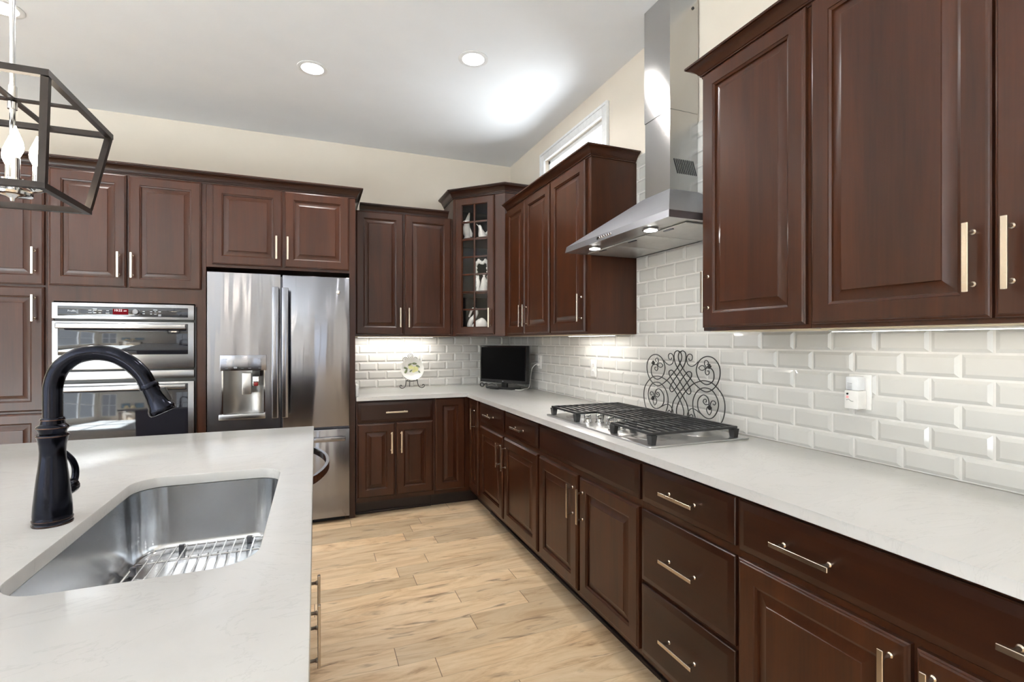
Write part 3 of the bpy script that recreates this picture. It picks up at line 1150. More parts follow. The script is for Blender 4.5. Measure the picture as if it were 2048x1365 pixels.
sc.tube([(SCX, 1.84, .9205), (SCX, 2.24, .9205)], .003, 6)
for y in (1.86, 2.22):
    sc.tube([(SCX, y, .9205), (SCX - .024, y, .9172)], .0028, 6)
sc.xf(Matrix.Translation((0, 0, 0)))
tag(sc.build('scroll_panel', M_WROUGHT), 'black wrought-iron scrollwork panel leaning behind the cooktop', 'decoration')

# ------------------------------------------------------------------ island
isl = thing('kitchen_island', 'dark cherry kitchen island carrying the sink and faucet', 'kitchen island')
IX0, IX1, IY0, IY1 = -1.36, -.045, .28, 2.575
ib = MB()
ib.box(IX0, IX0 + .02, IY0, IY1, .10, .883)
ib.box(IX0 + .02, IX1, IY1 - .02, IY1, .10, .883)
ib.box(IX0 + .02, IX1, IY0, IY0 + .02, .10, .883)
ib.box(IX0 + .02, IX1 - .01, IY0 + .02, IY1 - .02, .10, .12)
ib.box(IX1 - .02, IX1, 2.475, IY1 - .02, .12, .883).box(IX1 - .02, IX1, 1.835, 1.868, .12, .883)
ib.box(IX1 - .02, IX1, IY0 + .02, 1.835, .12, .883)
ib.build('carcass', W_V, isl, smooth=False)
MB().box(IX0 + .07, IX1 - .075, IY0 + .06, IY1 - .06, 0, .0995).build('toe_kick', W_DARK, isl, smooth=False)
# doors on the aisle side (face +x): rotation +90 deg
RL = pi / 2


def island_door(ya, yb, z0, z1, hy=None, hz=None):
    d = door_mb(yb - ya, z1 - z0).build('door', W_V, isl, (IX1, ya, z0), RL, ang=25)
    if hy is not None: handle(d, hy - ya, hz - z0, True)


island_door(1.005, 1.424, .14, .700, 1.388, .558)
island_door(1.436, 1.830, .14, .700, 1.468, .600)
d_ = drawer_mb(.825, .140).build('false_drawer_front', W_Y, isl, (IX1, 1.005, .724), RL, ang=25)
island_door(.33, .66, .14, .862)
island_door(.67, .99, .14, .862)

dw = thing('dishwasher', 'built-in dishwasher with a bowed steel handle in the island end', 'dishwasher')
MB().box(-.62, IX1 - .021, 1.872, 2.471, .125, .880).build('tub', M_DSTEEL, dw, smooth=False)
MB().rbox(IX1 - .02, IX1 + .006, 1.873, 2.470, .125, .876, .004).build('door', M_FRIDGE, dw)
hp = []
for i in range(17):
    t_ = i / 16
    hp.append((IX1 + .026 + .066 * sin(pi * t_) ** .8, 1.895 + .56 * t_, .832))
hb = MB()
rings = []
for i, p in enumerate(hp):
    q0, q1 = hp[max(i - 1, 0)], hp[min(i + 1, 16)]
    d = Vector((q1[0] - q0[0], q1[1] - q0[1], 0)).normalized()
    n_ = Vector((d.y, -d.x, 0)) * .006
    rings.append([(p[0] + n_.x, p[1] + n_.y, p[2] - .014), (p[0] + n_.x, p[1] + n_.y, p[2] + .014), (p[0] - n_.x, p[1] - n_.y, p[2] + .014), (p[0] - n_.x, p[1] - n_.y, p[2] - .014)])
hb.loft(rings)
for y in (1.900, 2.450):
    hb.box(IX1 + .006, IX1 + .032, y - .008, y + .008, .820, .844)
hb.build('handle', M_CHROME, dw)

# island countertop with sink cut-out
ic = MB()
SX0, SX1, SY0, SY1 = -.500, -.105, 1.048, 1.803


def rrect(x0, x1, y0, y1, rad, k=8):
    out = []
    for (cx, cy, a0) in ((x1 - rad, y1 - rad, 0), (x0 + rad, y1 - rad, pi / 2), (x0 + rad, y0 + rad, pi), (x1 - rad, y0 + rad, 1.5 * pi)):
        for i in range(k + 1):
            a = a0 + pi / 2 * i / k
            out.append((cx + rad * cos(a), cy + rad * sin(a)))
    return out


def bow(pts, amt=.006):
    cy = (SY0 + SY1) / 2
    cx = (SX0 + SX1) / 2
    return [(x, y + (amt * (1 - ((x - cx) / .2) ** 2) * (1 if y > cy else -1))) for x, y in pts]


inner = bow(rrect(SX0, SX1, SY0, SY1, .075))
OX0, OX1, OY0, OY1 = -1.62, -.007, .20, 2.614
cxm, cym = (SX0 + SX1) / 2, (SY0 + SY1) / 2
# outer ring with the same vertex count: project each inner vertex, with the corners snapped in
outer = []
for (x, y) in inner:
    dx, dy = x - cxm, y - cym
    ts = []
    if dx > 1e-9: ts.append((OX1 - cxm) / dx)
    if dx < -1e-9: ts.append((OX0 - cxm) / dx)
    if dy > 1e-9: ts.append((OY1 - cym) / dy)
    if dy < -1e-9: ts.append((OY0 - cym) / dy)
    tt = min(ts)
    outer.append([cxm + dx * tt, cym + dy * tt])
for cx_, cy_ in ((OX0, OY0), (OX1, OY0), (OX1, OY1), (OX0, OY1)):
    k = min(range(len(outer)), key=lambda i: hypot(outer[i][0] - cx_, outer[i][1] - cy_))
    outer[k] = [cx_, cy_]
shr = lambda pts, d: [(min(max(x, OX0 + d), OX1 - d), min(max(y, OY0 + d), OY1 - d)) for x, y in pts]
grow = lambda pts, d: [(cxm + (x - cxm) * (1 + d / .2), cym + (y - cym) * (1 + d / .378)) for x, y in pts]
z0, z1 = .884, .914
RR = [[(x, y, z0) for x, y in inner], [(x, y, z1 - .004) for x, y in inner], [(x, y, z1 - .001) for x, y in grow(inner, .0012)], [(x, y, z1) for x, y in grow(inner, .004)],
      [(x, y, z1) for x, y in shr(outer, .004)], [(x, y, z1 - .001) for x, y in shr(outer, .0012)], [(x, y, z1 - .004) for x, y in outer],
      [(x, y, z0) for x, y in outer], [(x, y, z0) for x, y in inner]]
ic.loft(RR, cap0=False, cap1=False)
ico = ic.build('island_countertop', M_QUARTZ)
tag(ico, 'white quartz island countertop with a cut-out for the sink', 'countertop')

# sink
sk = thing('kitchen_sink', 'undermount stainless steel sink bowl set into the island countertop', 'sink')
sr = lambda e, z, rad: [(x, y, z) for x, y in bow(rrect(SX0 - .005 + e, SX1 + .005 - e, SY0 - .005 + e, SY1 + .005 - e, rad), .006)]
prof = [(-.018, .8828, .09), (0, .8828, .08), (.003, .8810, .08), (.008, .76, .078), (.010, .715, .076), (.014, .698, .074), (.024, .685, .066), (.040, .678, .056), (.10, .672, .03), (.15, .670, .02)]
MB().loft([sr(e, z, rd_) for e, z, rd_ in prof] + [sr(e, z - .002, rd_) for e, z, rd_ in prof[::-1]][:0], cap0=False).build('bowl', M_SINK, sk, ang=50)
dr = MB().lathe([(.045, .0), (.045, .004), (.036, .004), (.030, -.004), (.004, -.005)], 28, (cxm, cym, .6705), cap0=False).build('drain', M_CHROME, sk)
# rinse grid
gr = thing('sink_grid', 'chrome wire grid resting in the bottom of the island sink', 'sink grid')
gz = .700
gx0, gx1, gy0, gy1 = SX0 + .028, SX1 - .022, SY0 + .025, SY1 - .022
gm = MB()
gm.tube([(x, y, gz) for x, y in bow(rrect(gx0, gx1, gy0, gy1, .06, 6))], .0030, 6, True)
nx = 13
for i in range(1, nx):
    x = gx0 + (gx1 - gx0) * i / nx
    e = .0 if .06 < x - gx0 < (gx1 - gx0) - .06 else .018
    gm.tube([(x, gy0 - .003 + e, gz + .004), (x, gy1 + .003 - e, gz + .004)], .0022, 6)
for y in (gy1 - .10, cym, gy0 + .10):
    gm.tube([(gx0, y, gz - .001), (gx1, y, gz - .001)], .0026, 6)
gm.build('wire_rack', M_CHROME, gr)
for x, y in ((gx0 + .09, gy1 + .004), (gx1 - .07, gy1 + .004), (gx0 + .004, gy1 - .13), (gx0 + .09, gy0 - .004), (gx1 - .07, gy0 - .004)):
    MB().rbox(x - .0075, x + .0075, y - .006, y + .006, gz - .016, gz + .006, .002).build('rubber_foot', M_DSTEEL, gr)

# faucet
fa = thing('kitchen_faucet', 'dark bronze pull-down gooseneck faucet standing beside the island sink', 'faucet', (-.5580, 1.437, .914))
MB().lathe([(.0365, 0), (.0365, .004), (.0350, .006), (.0362, .009), (.0362, .013), (.0350, .016), (.0354, .024), (.0342, .045), (.0308, .083), (.0280, .110), (.0262, .124), (.0238, .150), (.0234, .165), (.0245, .180), (.0275, .196), (.0285, .199)], 32, cap1=False).build('body', M_BRONZE, fa)
MB().lathe([(.0285, .1985), (.0300, .201), (.0285, .204), (.0240, .206), (.0255, .212), (.0290, .217), (.0302, .220), (.0285, .2235), (.0225, .228), (.0210, .236), (.0225, .238), (.0215, .241), (.0195, .243)], 32).build('collar', M_BRONZE_EDGE if False else M_BRONZE, fa)
ring = MB()
for zz, rr in ((.0025, .0368), (.0125, .0365), (.2010, .0302), (.2200, .0304), (.2375, .0226)):
    ring.lathe([(rr - .002, zz - .0012), (rr, zz - .0006), (rr, zz + .0006), (rr - .002, zz + .0012)], 32)
ring.build('worn_ring', M_BRONZE_EDGE, fa)
arc = [(0, .24), (0, .29), (.001, .318), (.012, .352), (.036, .377), (.064, .388), (.093, .3885), (.121, .380), (.147, .362), (.168, .338), (.180, .314)]
pp = smooth_pts([(x, 0, z) for x, z in arc], 5)
MB().tube(pp, .0182, 20).build('spout', M_BRONZE, fa)
dirv = Vector((.0285, 0, -.0625)).normalized()
st = Vector((.1805, 0, .3135))
hv = [(0, .0188), (.004, .0205), (.010, .0205), (.013, .0185), (.035, .0200), (.058, .0245), (.063, .0275), (.068, .0290), (.074, .0290), (.078, .0265), (.079, .020)]
MB().tube([st + dirv * d for d, r_ in hv], [r_ for d, r_ in hv], 24).build('spray_head', M_BRONZE, fa)
up_ = Vector((dirv.z * -1, 0, dirv.x)).normalized()
bb = st + dirv * .040 + up_ * .0225
MB().rbox(-.006, .006, -.007, .007, -.018, .018, .003).xf(Matrix.Translation(bb) @ dirv.to_track_quat('Z', 'Y').to_matrix().to_4x4()).build('spray_button', M_BLACK, fa)
lv = MB()
lv.tube([(0.004, .024, .066), (.006, .045, .066), (.007, .050, .066), (.0072, .052, .066), (.0075, .072, .066), (.0078, .076, .066)], [.013, .0145, .0165, .0175, .0175, .013], 18)
lv.build('valve', M_BRONZE, fa)
lever = smooth_pts([(.0075, .070, .066), (.010, .084, .082), (.010, .086, .105), (.006, .078, .128), (.000, .060, .148), (-.004, .050, .155)], 5)
nl = len(lever)
MB().tube(lever, [.0085 * (1 - .35 * i / nl) for i in range(nl)], 12).build('lever', M_BRONZE, fa)

# ------------------------------------------------------------------ refrigerator
fr = thing('refrigerator', 'stainless steel french-door refrigerator with an ice and water dispenser', 'refrigerator', (-.675, 3.83, 0))
FWd = .911
MB().box(.004, FWd - .004, .070, .690, .035, 1.790).build('cabinet_shell', M_DSTEEL, fr, smooth=False)
MB().box(.03, FWd - .03, .075, .68, 0, .0345).build('base_grille', M_BLACK, fr, smooth=False)
# left door with a dispenser recess
lx0, lx1 = 0, .446
dz0, dz1 = .705, 1.797
rx0, rx1, rz0, rz1 = .090, .345, .832, 1.130


def door_with_hole():
    mb = MB()
    xs = [lx0, rx0, rx1, lx1]
    zs = [dz0, rz0, rz1, dz1]
    v = [(x, 0, z) for z in zs for x in xs]
    f = []
    for j in range(3):
        for i in range(3):
            if i == 1 and j == 1: continue
            a = j * 4 + i
            f.append((a, a + 1, a + 5, a + 4))
    mb.add(v, f)
    b = .006
    o_ = rect_ring(lx0, lx1, dz0, dz1, 0)
    mb.loft([o_, rect_ring(lx0, lx1, dz0, dz1, .065)], cap0=False)
    return mb


ld = door_with_hole().build('door', M_FRIDGE, fr, smooth=False)
rec = MB()
N = 12
rings = []
for z in (rz0, rz1):
    rings.append([(rx0 + (rx1 - rx0) * i / N, .004 + .058 * sin(pi * i / N) ** .55, z) for i in range(N + 1)])
rec.loft(rings, False, False, closed=False)
rec.add([(rx0, 0, rz0), (rx1, 0, rz0)] + rings[0][::-1], [tuple(range(N + 3))])
rec.add([(rx0, 0, rz1), (rx1, 0, rz1)] + rings[1][::-1], [tuple(range(N + 3))])
rec.build('dispenser_recess', M_RECESS, ld, ang=60)
MB().rbox(.075, .358, -.006, .001, 1.128, 1.234, .003).build('dispenser_panel', M_FRIDGE, ld)
mk = MB()
for x in (.100, .115, .310, .325):
    for z in (1.208, 1.188): mk.box(x - .006, x + .004, -.0068, -.0062, z - .001, z + .001)
for x in (.115, .170, .210, .255, .320): mk.box(x - .010, x + .008, -.0068, -.0062, 1.142, 1.1445)
mk.build('panel_marks', M_GREYMARK, ld)
MB().box(.158, .178, -.0070, -.0062, 1.149, 1.153).build('indicator', M_MARK, ld)
MB().rbox(.206, .262, .006, .018, .962, 1.110, .004).build('ice_paddle', M_SATIN, ld)
MB().rbox(.268, .316, .004, .040, 1.085, 1.128, .004).build('water_spout', M_BLACK, ld)
wf = MB().rbox(.272, .312, .000, .030, 1.020, 1.086, .004).build('water_filter', M_CHROME, ld)
MB().rbox(.280, .304, -.003, .001, 1.020, 1.046, .002).build('red_tab', M_RED, wf)
MB().rbox(.070, .352, -.022, .010, .795, .833, .003).build('drip_tray', M_STEEL, ld)
MB().box(rx0 - .004, rx0 + .004, -.002, .004, rz0, rz1).build('recess_trim', M_CHROME, ld)
MB().box(rx1 - .004, rx1 + .004, -.002, .004, rz0, rz1).build('recess_trim', M_CHROME, ld)
rdoor = MB().rbox(.459, .910, 0, .065, dz0, dz1, .006).build('door', M_FRIDGE, fr)


def bar_handle(parent, x, z0_, z1_):
    mb = MB().rbox(x - .021, x + .021, -.058, -.038, z0_, z1_, .005)
    for z in (z0_ + .05, z1_ - .05): mb.box(x - .010, x + .010, -.038, 0, z - .015, z + .015)
    return mb.build('handle', M_FRIDGE, parent)


bar_handle(ld, .417, .797, 1.706)
bar_handle(rdoor, .478, .797, 1.704)
MB().lathe([(.013, 0), (.013, -.003), (.010, -.004)], 24, (.829, 0, 1.688), 'y').build('badge', M_CHROME, rdoor)
fz = MB().rbox(0, .910, 0, .065, .042, .688, .006).build('freezer_drawer', M_FRIDGE, fr)
mb = MB().rbox(.05, .878, -.055, -.036, .606, .640, .005)
for x in (.10, .82): mb.box(x - .012, x + .012, -.036, 0, .613, .633)
mb.build('handle', M_FRIDGE, fz)

# ------------------------------------------------------------------ double wall oven
wo = thing('wall_oven', 'stainless steel double wall oven with microwave built into the tall cabinet', 'oven', (-1.505, 3.86, 0))
OW = .749
MB().box(.004, OW - .004, .030, .55, .428, 1.568).build('chassis', M_BLACK, wo, smooth=False)
MB().rbox(OW - .001, OW + .010, .020, .0295, .43, 1.56, .001).build('side_trim', M_BLACK, wo)
cp = MB().rbox(0, OW, 0, .030, 1.470, 1.571, .003).build('control_panel', M_STEEL, wo)
cg = MB().rbox(.029, OW - .034, -.0022, .002, 1.487, 1.549, .002).build('panel_glass', M_BLACKGLASS, cp)
MB().box(.307, .388, -.0032, -.0022, 1.499, 1.536).build('display', M_DISP, cg, smooth=False)
text_mb('10:22', .020).xf(Matrix.Translation((.335, -.0036, 1.526))).build('clock_digits', M_DIGIT, cg, smooth=False)
text_mb('AM', .011).xf(Matrix.Translation((.371, -.0036, 1.523))).build('clock_suffix', M_DIGIT, cg, smooth=False)
text_mb('Profile', .016).xf(Matrix.Translation((.100, -.0028, 1.518))).build('lettering', M_MARK, cg, smooth=False)
kb = MB()
for x, z, w in ((.190, 1.524, .016), (.215, 1.524, .018), (.240, 1.524, .020), (.190, 1.509, .018), (.215, 1.509, .014), (.240, 1.509, .012), (.280, 1.523, .014),
                (.280, 1.508, .018), (.280, 1.499, .022), (.215, 1.533, .022), (.470, 1.522, .012), (.470, 1.508, .012), (.510, 1.522, .012), (.533, 1.522, .010),
                (.557, 1.522, .014), (.510, 1.507, .010), (.533, 1.506, .014), (.557, 1.503, .016), (.557, 1.496, .016), (.533, 1.533, .022)):
    kb.box(x - w / 2, x + w / 2, -.0028, -.0022, z - .0016, z + .0016)
kb.build('button_marks', M_MARK, cg, smooth=False)
MB().lathe([(.021, -.002), (.021, -.006), (.018, -.007), (.017, -.020), (.014, -.022)], 28, (.430, 0, 1.518), 'y').build('knob', M_DSTEEL, cg)


def oven_door(z0_, z1_, wz0, wz1, hz0, hz1):
    d = MB().rbox(0, OW, 0, .028, z0_, z1_, .004).build('door', M_STEEL, wo)
    MB().rbox(.030, OW - .034, -.002, .002, wz0, wz1, .003).build('window', M_BLACKGLASS, d)
    hh = MB().rbox(.033, OW - .036, -.052, -.030, hz0, hz1, .007, 3)
    for x in (.060, OW - .065): hh.box(x - .010, x + .010, -.032, 0, hz0 + .006, hz1 - .006)
    hh.build('handle', M_STEEL, d)
    return d


ud = oven_door(1.150, 1.456, 1.243, 1.444, 1.408, 1.443)
MB().lathe([(.012, 0), (.012, -.003), (.009, -.004)], 24, (.372, 0, 1.190), 'y').build('badge', M_CHROME, ud)
vt = MB()
for k in range(6): vt.box(.06 + k * .105, .14 + k * .105, -.0006, .002, 1.1425, 1.1455)
vt.build('vent_slots', M_BLACK, wo, smooth=False)
MB().rbox(0, OW, .002, .028, 1.086, 1.139, .003).build('divider_trim', M_STEEL, wo)
oven_door(.445, 1.064, .560, 1.050, 1.017, 1.050)

# ------------------------------------------------------------------ television on the counter
tvc = Vector((1.5215, 4.0485, 0))
tdir = Vector((1.647 - 1.396, 3.810 - 4.287, 0)).normalized()
tv = thing('television', 'small black flat-screen television on the corner of the counter', 'television', (tvc.x, tvc.y, .914), math.atan2(tdir.y, tdir.x))
hw = .268
MB().rbox(-hw, hw, .004, .045, .050, .376, .006).build('cabinet', M_BLACK, tv)
bz = MB()
bz.loft([rect_ring(-hw, hw, .050, .376, .006), rect_ring(-hw, hw, .050, .376, -.002), rect_ring(-hw + .014, hw - .014, .078, .362, -.002), rect_ring(-hw + .014, hw - .014, .078, .362, .003)], cap0=False, cap1=False)
bz.build('bezel', plain('tv_bezel', lin(20, 20, 22), .12), tv)
MB().box(-hw + .013, hw - .013, .001, .004, .077, .363).build('screen', M_SCREEN, tv, smooth=False)
text_mb('LG', .012).xf(Matrix.Translation((.004, -.0028, .064))).build('logo', M_MARK, tv, smooth=False)
MB().rbox(-.03, .03, .018, .040, .008, .060, .004).rbox(-.15, .15, -.055, .075, .0004, .014, .005).build('stand', M_BLACK, tv)
loop = MB()
lpts = [(-.17 + .10 * t_ * 1.6 + .022 * sin(9 * t_), -.078 + .012 * cos(7 * t_), .016 + .014 * (1 + sin(11 * t_))) for t_ in [i / 40 for i in range(41)]]
loop.tube(smooth_pts(lpts, 2), .004, 6)
loop.tube([(-.172 + .022 * cos(a), -.080, .030 + .016 * sin(a)) for a in [2 * pi * i / 18 for i in range(18)]], .0042, 6, True)
loop.rbox(-.07, .03, -.092, -.066, .0005, .022, .004)
lo = loop.build('cable_bundle', M_BLACK, None, tv.location, tv.rotation_euler.z)
tag(lo, 'black coiled cable and adapter lying in front of the television stand', 'cable')
# outlets
def outlet(label, y, z, w=.072, h=.115, sockets=True):
    o = thing('wall_outlet', label, 'outlet', (XT + .0005, y, z), RW)
    MB().rbox(-w / 2, w / 2, -.006, 0, -h / 2, h / 2, .002).build('cover_plate', M_WHITE, o)
    if sockets:
        for dz in (-.024, .024):
            s = MB().lathe([(.017, -.0055), (.017, -.0075), (.016, -.008)], 20, (0, 0, dz), 'y').build('socket', M_WHITE, o)
            MB().box(-.0075, -.0055, -.0088, -.0078, dz - .002, dz + .006).box(.0055, .0075, -.0088, -.0078, dz - .002, dz + .006).build('slot', M_GREYMARK, s, smooth=False)
    return o


outlet('white wall outlet on the tile between the television and the scrollwork', 2.946, 1.145)
outlet('white wall outlet beside the television with a cord plugged in', 3.820, 1.153)
outlet('white wall outlet plate behind the plug-in night light', 1.158, 1.153, .076, .122, False)
nl_ = thing('night_light', 'white plug-in night light with a clear top and pink indicator', 'night light', (XT - .0065, 1.1575, 1.153), RW)
MB().rbox(-.024, .024, -.046, 0, -.058, .006, .004).build('housing', M_WHITE, nl_)
MB().rbox(-.022, .022, -.044, -.002, .006, .055, .006).build('lamp_cover', plain('frosted_plastic', lin(226, 228, 230), .15, spec=.6), nl_)
MB().lathe([(.0035, -.046), (.0035, -.0475)], 10, (-.012, 0, -.006), 'y').build('sensor', M_BLACK, nl_)
MB().lathe([(.0045, -.046), (.0045, -.0475)], 10, (-.012, 0, -.017), 'y').build('indicator', M_PINK, nl_)
lg = MB()
for k in range(5): lg.box(-.014, .002, -.0446, -.0438, .010 + k * .005, .0115 + k * .005)
lg.tube([(-.016, -.0466, -.028), (-.008, -.0466, -.024), (.000, -.0466, -.030), (.008, -.0466, -.031)], .0009, 5)
lg.build('mark', M_GREYMARK, nl_)
cord = smooth_pts([(XT - .012, 3.820, 1.130), (XT - .045, 3.82, 1.130), (XT - .065, 3.84, 1.100), (XT - .06, 3.88, 1.05), (XT - .05, 3.92, .98), (XT - .06, 3.93, .925), (XT - .11, 3.90, .919), (1.60, 3.82, .919), (1.565, 3.86, .919)], 6)
pc = MB().tube(cord, .0032, 7)
pc.rbox(XT - .030, XT - .009, 3.807, 3.833, 1.120, 1.140, .003)
tag(pc.build('power_cord', M_WHITE), 'white power cord running from the outlet down behind the television', 'cord')

# ------------------------------------------------------------------ plate on its stand
pls = thing('plate_stand', 'black wire easel with curled feet holding the painted plate', 'plate stand', (.790, 4.385, .914))
w = MB()
for s in (-1, 1):
    foot = [(s * .050, -.004, .072), (s * .052, -.008, .045), (s * .060, -.014, .018), (s * .078, -.020, .0055), (s * .096, -.024, .006), (s * .107, -.026, .018), (s * .103, -.026, .031), (s * .092, -.024, .030), (s * .091, -.024, .022)]
    w.tube(smooth_pts(foot, 5), .0032, 7)
    w.tube(smooth_pts([(s * .050, -.004, .068), (s * .040, -.022, .070), (s * .039, -.026, .085), (s * .040, -.022, .112)], 5), .0026, 7)
    w.tube([(s * .050, -.004, .070), (s * .048, .030, .120), (s * .020, .060, .215), (0, .075, .262)], .0024, 7)
w.tube([(-.050, -.004, .066), (.050, -.004, .066)], .0026, 7)
w.tube([(0, .075, .255), (.000, .100, .10), (.000, .108, .004)], .0028, 7)
w.tube([(-.050, -.004, .066), (0, .09, .05), (.050, -.004, .066)], .002, 6)
for a, cx_, cz_ in ((0, 0, .282), (1, -.045, .250), (-1, .045, .250)):
    loop_ = [(cx_ + .022 * cos(t_), .066, cz_ + .020 * sin(t_)) for t_ in [-.9 + i * (5.0 / 16) for i in range(17)]]
    rt = Matrix.Translation((cx_, .066, cz_)) @ Matrix.Rotation(-a * 1.1, 4, 'Y') @ Matrix.Translation((-cx_, -.066, -cz_))
    w.tube([rt @ Vector(p) for p in loop_], .0024, 6)
    w.tube([(cx_ + .010 * cos(t_), .066, cz_ + .009 * sin(t_)) for t_ in [2 * pi * i / 12 for i in range(12)]], .0018, 6, True)
w.build('easel', M_WROUGHT, pls)
tilt = radians(-14)
pl = thing('plate', 'round white plate painted with lemons and leaves on the easel', 'plate', (.793, 4.379, .985))
PM = Matrix.Rotation(tilt, 4, 'X')
R_ = .102
plate = MB().lathe([(.0, -.004), (.060, -.004), (.066, -.006), (R_, -.014), (R_, -.011), (.066, -.002), (.058, .003), (.0, .003)], 40, (0, 0, 0), 'y')
PM2 = Matrix.Translation((0, 0, R_ * cos(tilt) )) @ Matrix.Rotation(tilt, 4, 'X')
plate.xf(PM2).build('dish', M_PORC, pl)
lf = MB()
for lx_, lz_, a, sc_ in ((-.018, .040, .5, 1.0), (.022, .046, -.1, 1.1), (-.056, .008, -.3, .9), (-.055, -.020, 1.0, 1.15), (-.012, -.018, .7, .8), (.050, .022, -.5, 1.0), (.060, -.028, -.9, .7)):
    m = 10
    pts = []
    for i in range(m):
        t_ = 2 * pi * i / m
        px, pz = .020 * sc_ * cos(t_), .0085 * sc_ * sin(t_) * (1 - .3 * cos(t_))
        pts.append((lx_ + px * cos(a) - pz * sin(a), lz_ + px * sin(a) + pz * cos(a)))
    lf.loft([[(x, -.0060 - (.006 if hypot(x, z) > .058 else 0), z) for x, z in pts], [(x, -.0052, z) for x, z in pts]])
lf.xf(PM2).build('leaf_pattern', M_LEAF, pl)
lm = MB()
for lx_, lz_, rx_, rz_ in ((-.012, .014, .022, .019), (.028, -.002, .026, .024), (.010, -.022, .014, .012)):
    pts = [(lx_ + rx_ * cos(2 * pi * i / 16), lz_ + rz_ * sin(2 * pi * i / 16)) for i in range(16)]
    lm.loft([[(x, -.0056, z) for x, z in pts], [(x, -.0046, z) for x, z in pts]])
lm.xf(PM2).build('lemon_pattern', M_LEMON, pl)

# ------------------------------------------------------------------ figurines in the corner cabinet
def blob(rings):
    """loft of ellipses: (cx, cy, z, rx, ry)"""
    mb = MB()
    rr = []
    for cx_, cy_, z, rx, ry in rings:
        rr.append([(cx_ + rx * cos(2 * pi * i / 14), cy_ + ry * sin(2 * pi * i / 14), z) for i in range(14)])
    return mb.loft(rr)


f1 = blob([(0, 0, 0, .032, .026), (0, 0, .010, .036, .03), (0, 0, .022, .028, .024), (-.004, 0, .035, .030, .026), (-.010, 0, .06, .040, .030), (-.012, 0, .10, .036, .026), (-.008, 0, .14, .026, .018), (.000, 0, .18, .020, .012), (.010, 0, .215, .013, .008), (.018, 0, .242, .005, .004)])
f1.add(*(lambda m: (m.v, m.f))(blob([(.028, -.012, .025, .012, .012), (.026, -.016, .055, .016, .014), (.020, -.014, .085, .010, .008), (.012, -.010, .115, .003, .003)])))
tag(f1.build('bird_figurine', M_PORC, None, (1.262, 4.246, 2.2365), radians(10), ang=60), 'white porcelain bird with raised wings on the top glass cabinet shelf', 'figurine')
f2 = blob([(0, 0, 0, .030, .024), (0, 0, .012, .040, .028), (-.004, 0, .035, .038, .027), (-.014, 0, .060, .026, .020), (-.022, 0, .082, .016, .014), (-.026, 0, .098, .016, .014), (-.028, 0, .110, .012, .011), (-.028, 0, .118, .004, .004)])
f2.tube([(-.034, 0, .106), (-.050, 0, .118), (-.060, 0, .128)], [.008, .004, .0015], 8)
f2.tube(smooth_pts([(.020, 0, .030), (.046, 0, .060), (.054, 0, .095), (.070, 0, .125)], 4), [.016 - .001 * i for i in range(13)], 10)
tag(f2.build('dove_figurine', M_PORC, None, (1.372, 4.140, 2.2365), radians(-20), ang=60), 'white porcelain dove with an upturned beak on the top glass cabinet shelf', 'figurine')
f3 = MB()
arch = [(-.048, 0, .02), (-.050, 0, .10), (-.052, 0, .18), (-.050, 0, .24), (-.034, 0, .275), (-.016, 0, .268), (0, 0, .256), (.016, 0, .268), (.034, 0, .275), (.050, 0, .24), (.052, 0, .18), (.050, 0, .10), (.048, 0, .02)]
ap = smooth_pts(arch, 4)
f3.tube(ap, .0075, 8)
for i, p in enumerate(ap):
    if i % 2 == 0: f3.sphere((p[0], p[1] - .004, p[2]), .011 + .003 * (i % 3), 8, 6)
for x in (-.030, .030): f3.sphere((x, -.002, .284), .014, 8, 6)
f3.box(-.060, .060, -.030, .030, 0, .012)
f3.add(*(lambda m: (m.v, m.f))(blob([(.014, 0, .012, .036, .026), (.016, 0, .06, .032, .024), (.018, 0, .10, .026, .020), (.018, 0, .125, .018, .014), (.018, 0, .14, .008, .007), (.018, 0, .15, .012, .011), (.018, 0, .166, .010, .010), (.018, 0, .174, .003, .003)])))
f3.add(*(lambda m: (m.v, m.f))(blob([(-.034, -.004, .012, .020, .018), (-.034, -.004, .05, .014, .012), (-.032, -.004, .09, .016, .014), (-.034, -.004, .12, .010, .010), (-.034, -.004, .14, .010, .010), (-.034, -.004, .152, .003, .003)])))
tag(f3.build('arch_figurine', M_PORC, None, (1.366, 4.150, 1.7605), radians(-28), ang=60), 'white porcelain figures under a flowered arch on the middle glass cabinet shelf', 'figurine')
f4 = blob([(.02, 0, 0, .055, .035), (.02, 0, .02, .070, .044), (.024, 0, .05, .076, .046), (.030, 0, .08, .070, .042), (.036, 0, .11, .052, .032), (.042, 0, .13, .030, .020), (.046, 0, .142, .008, .008)])
f4.tube(smooth_pts([(-.040, 0, .03), (-.066, 0, .07), (-.050, 0, .12), (-.018, 0, .155), (-.002, 0, .195), (-.018, 0, .222), (-.044, 0, .212), (-.060, 0, .175), (-.070, 0, .150)], 5), [.026 - .0004 * i for i in range(20)] + [.016 - .0004 * i for i in range(21)], 10)
tag(f4.build('swan_figurine', M_PORC, None, (1.330, 4.190, 1.3945), radians(-30), ang=60), 'white porcelain swan standing at the bottom of the glass cabinet', 'figurine')

# ------------------------------------------------------------------ recessed ceiling lights


def can_light(label, x, y, power, group=None):
    c = thing('recessed_light', label, 'ceiling light', (x, y, ZC), 0, group)
    MB().lathe([(.068, 0), (.090, 0), (.090, -.003), (.080, -.006), (.066, -.004)], 36, cap0=False, cap1=False).build('trim_ring', M_TRIM, c)
    MB().lathe([(.0665, -.0012), (.0665, -.0035)], 36).build('lens', M_LED, c)
    area_light('recessed_lamp', (0, 0, -.008), (0, 0, 0), .13, .13, power, (1, .97, .94), c, 'DISK', radians(150))
    return c


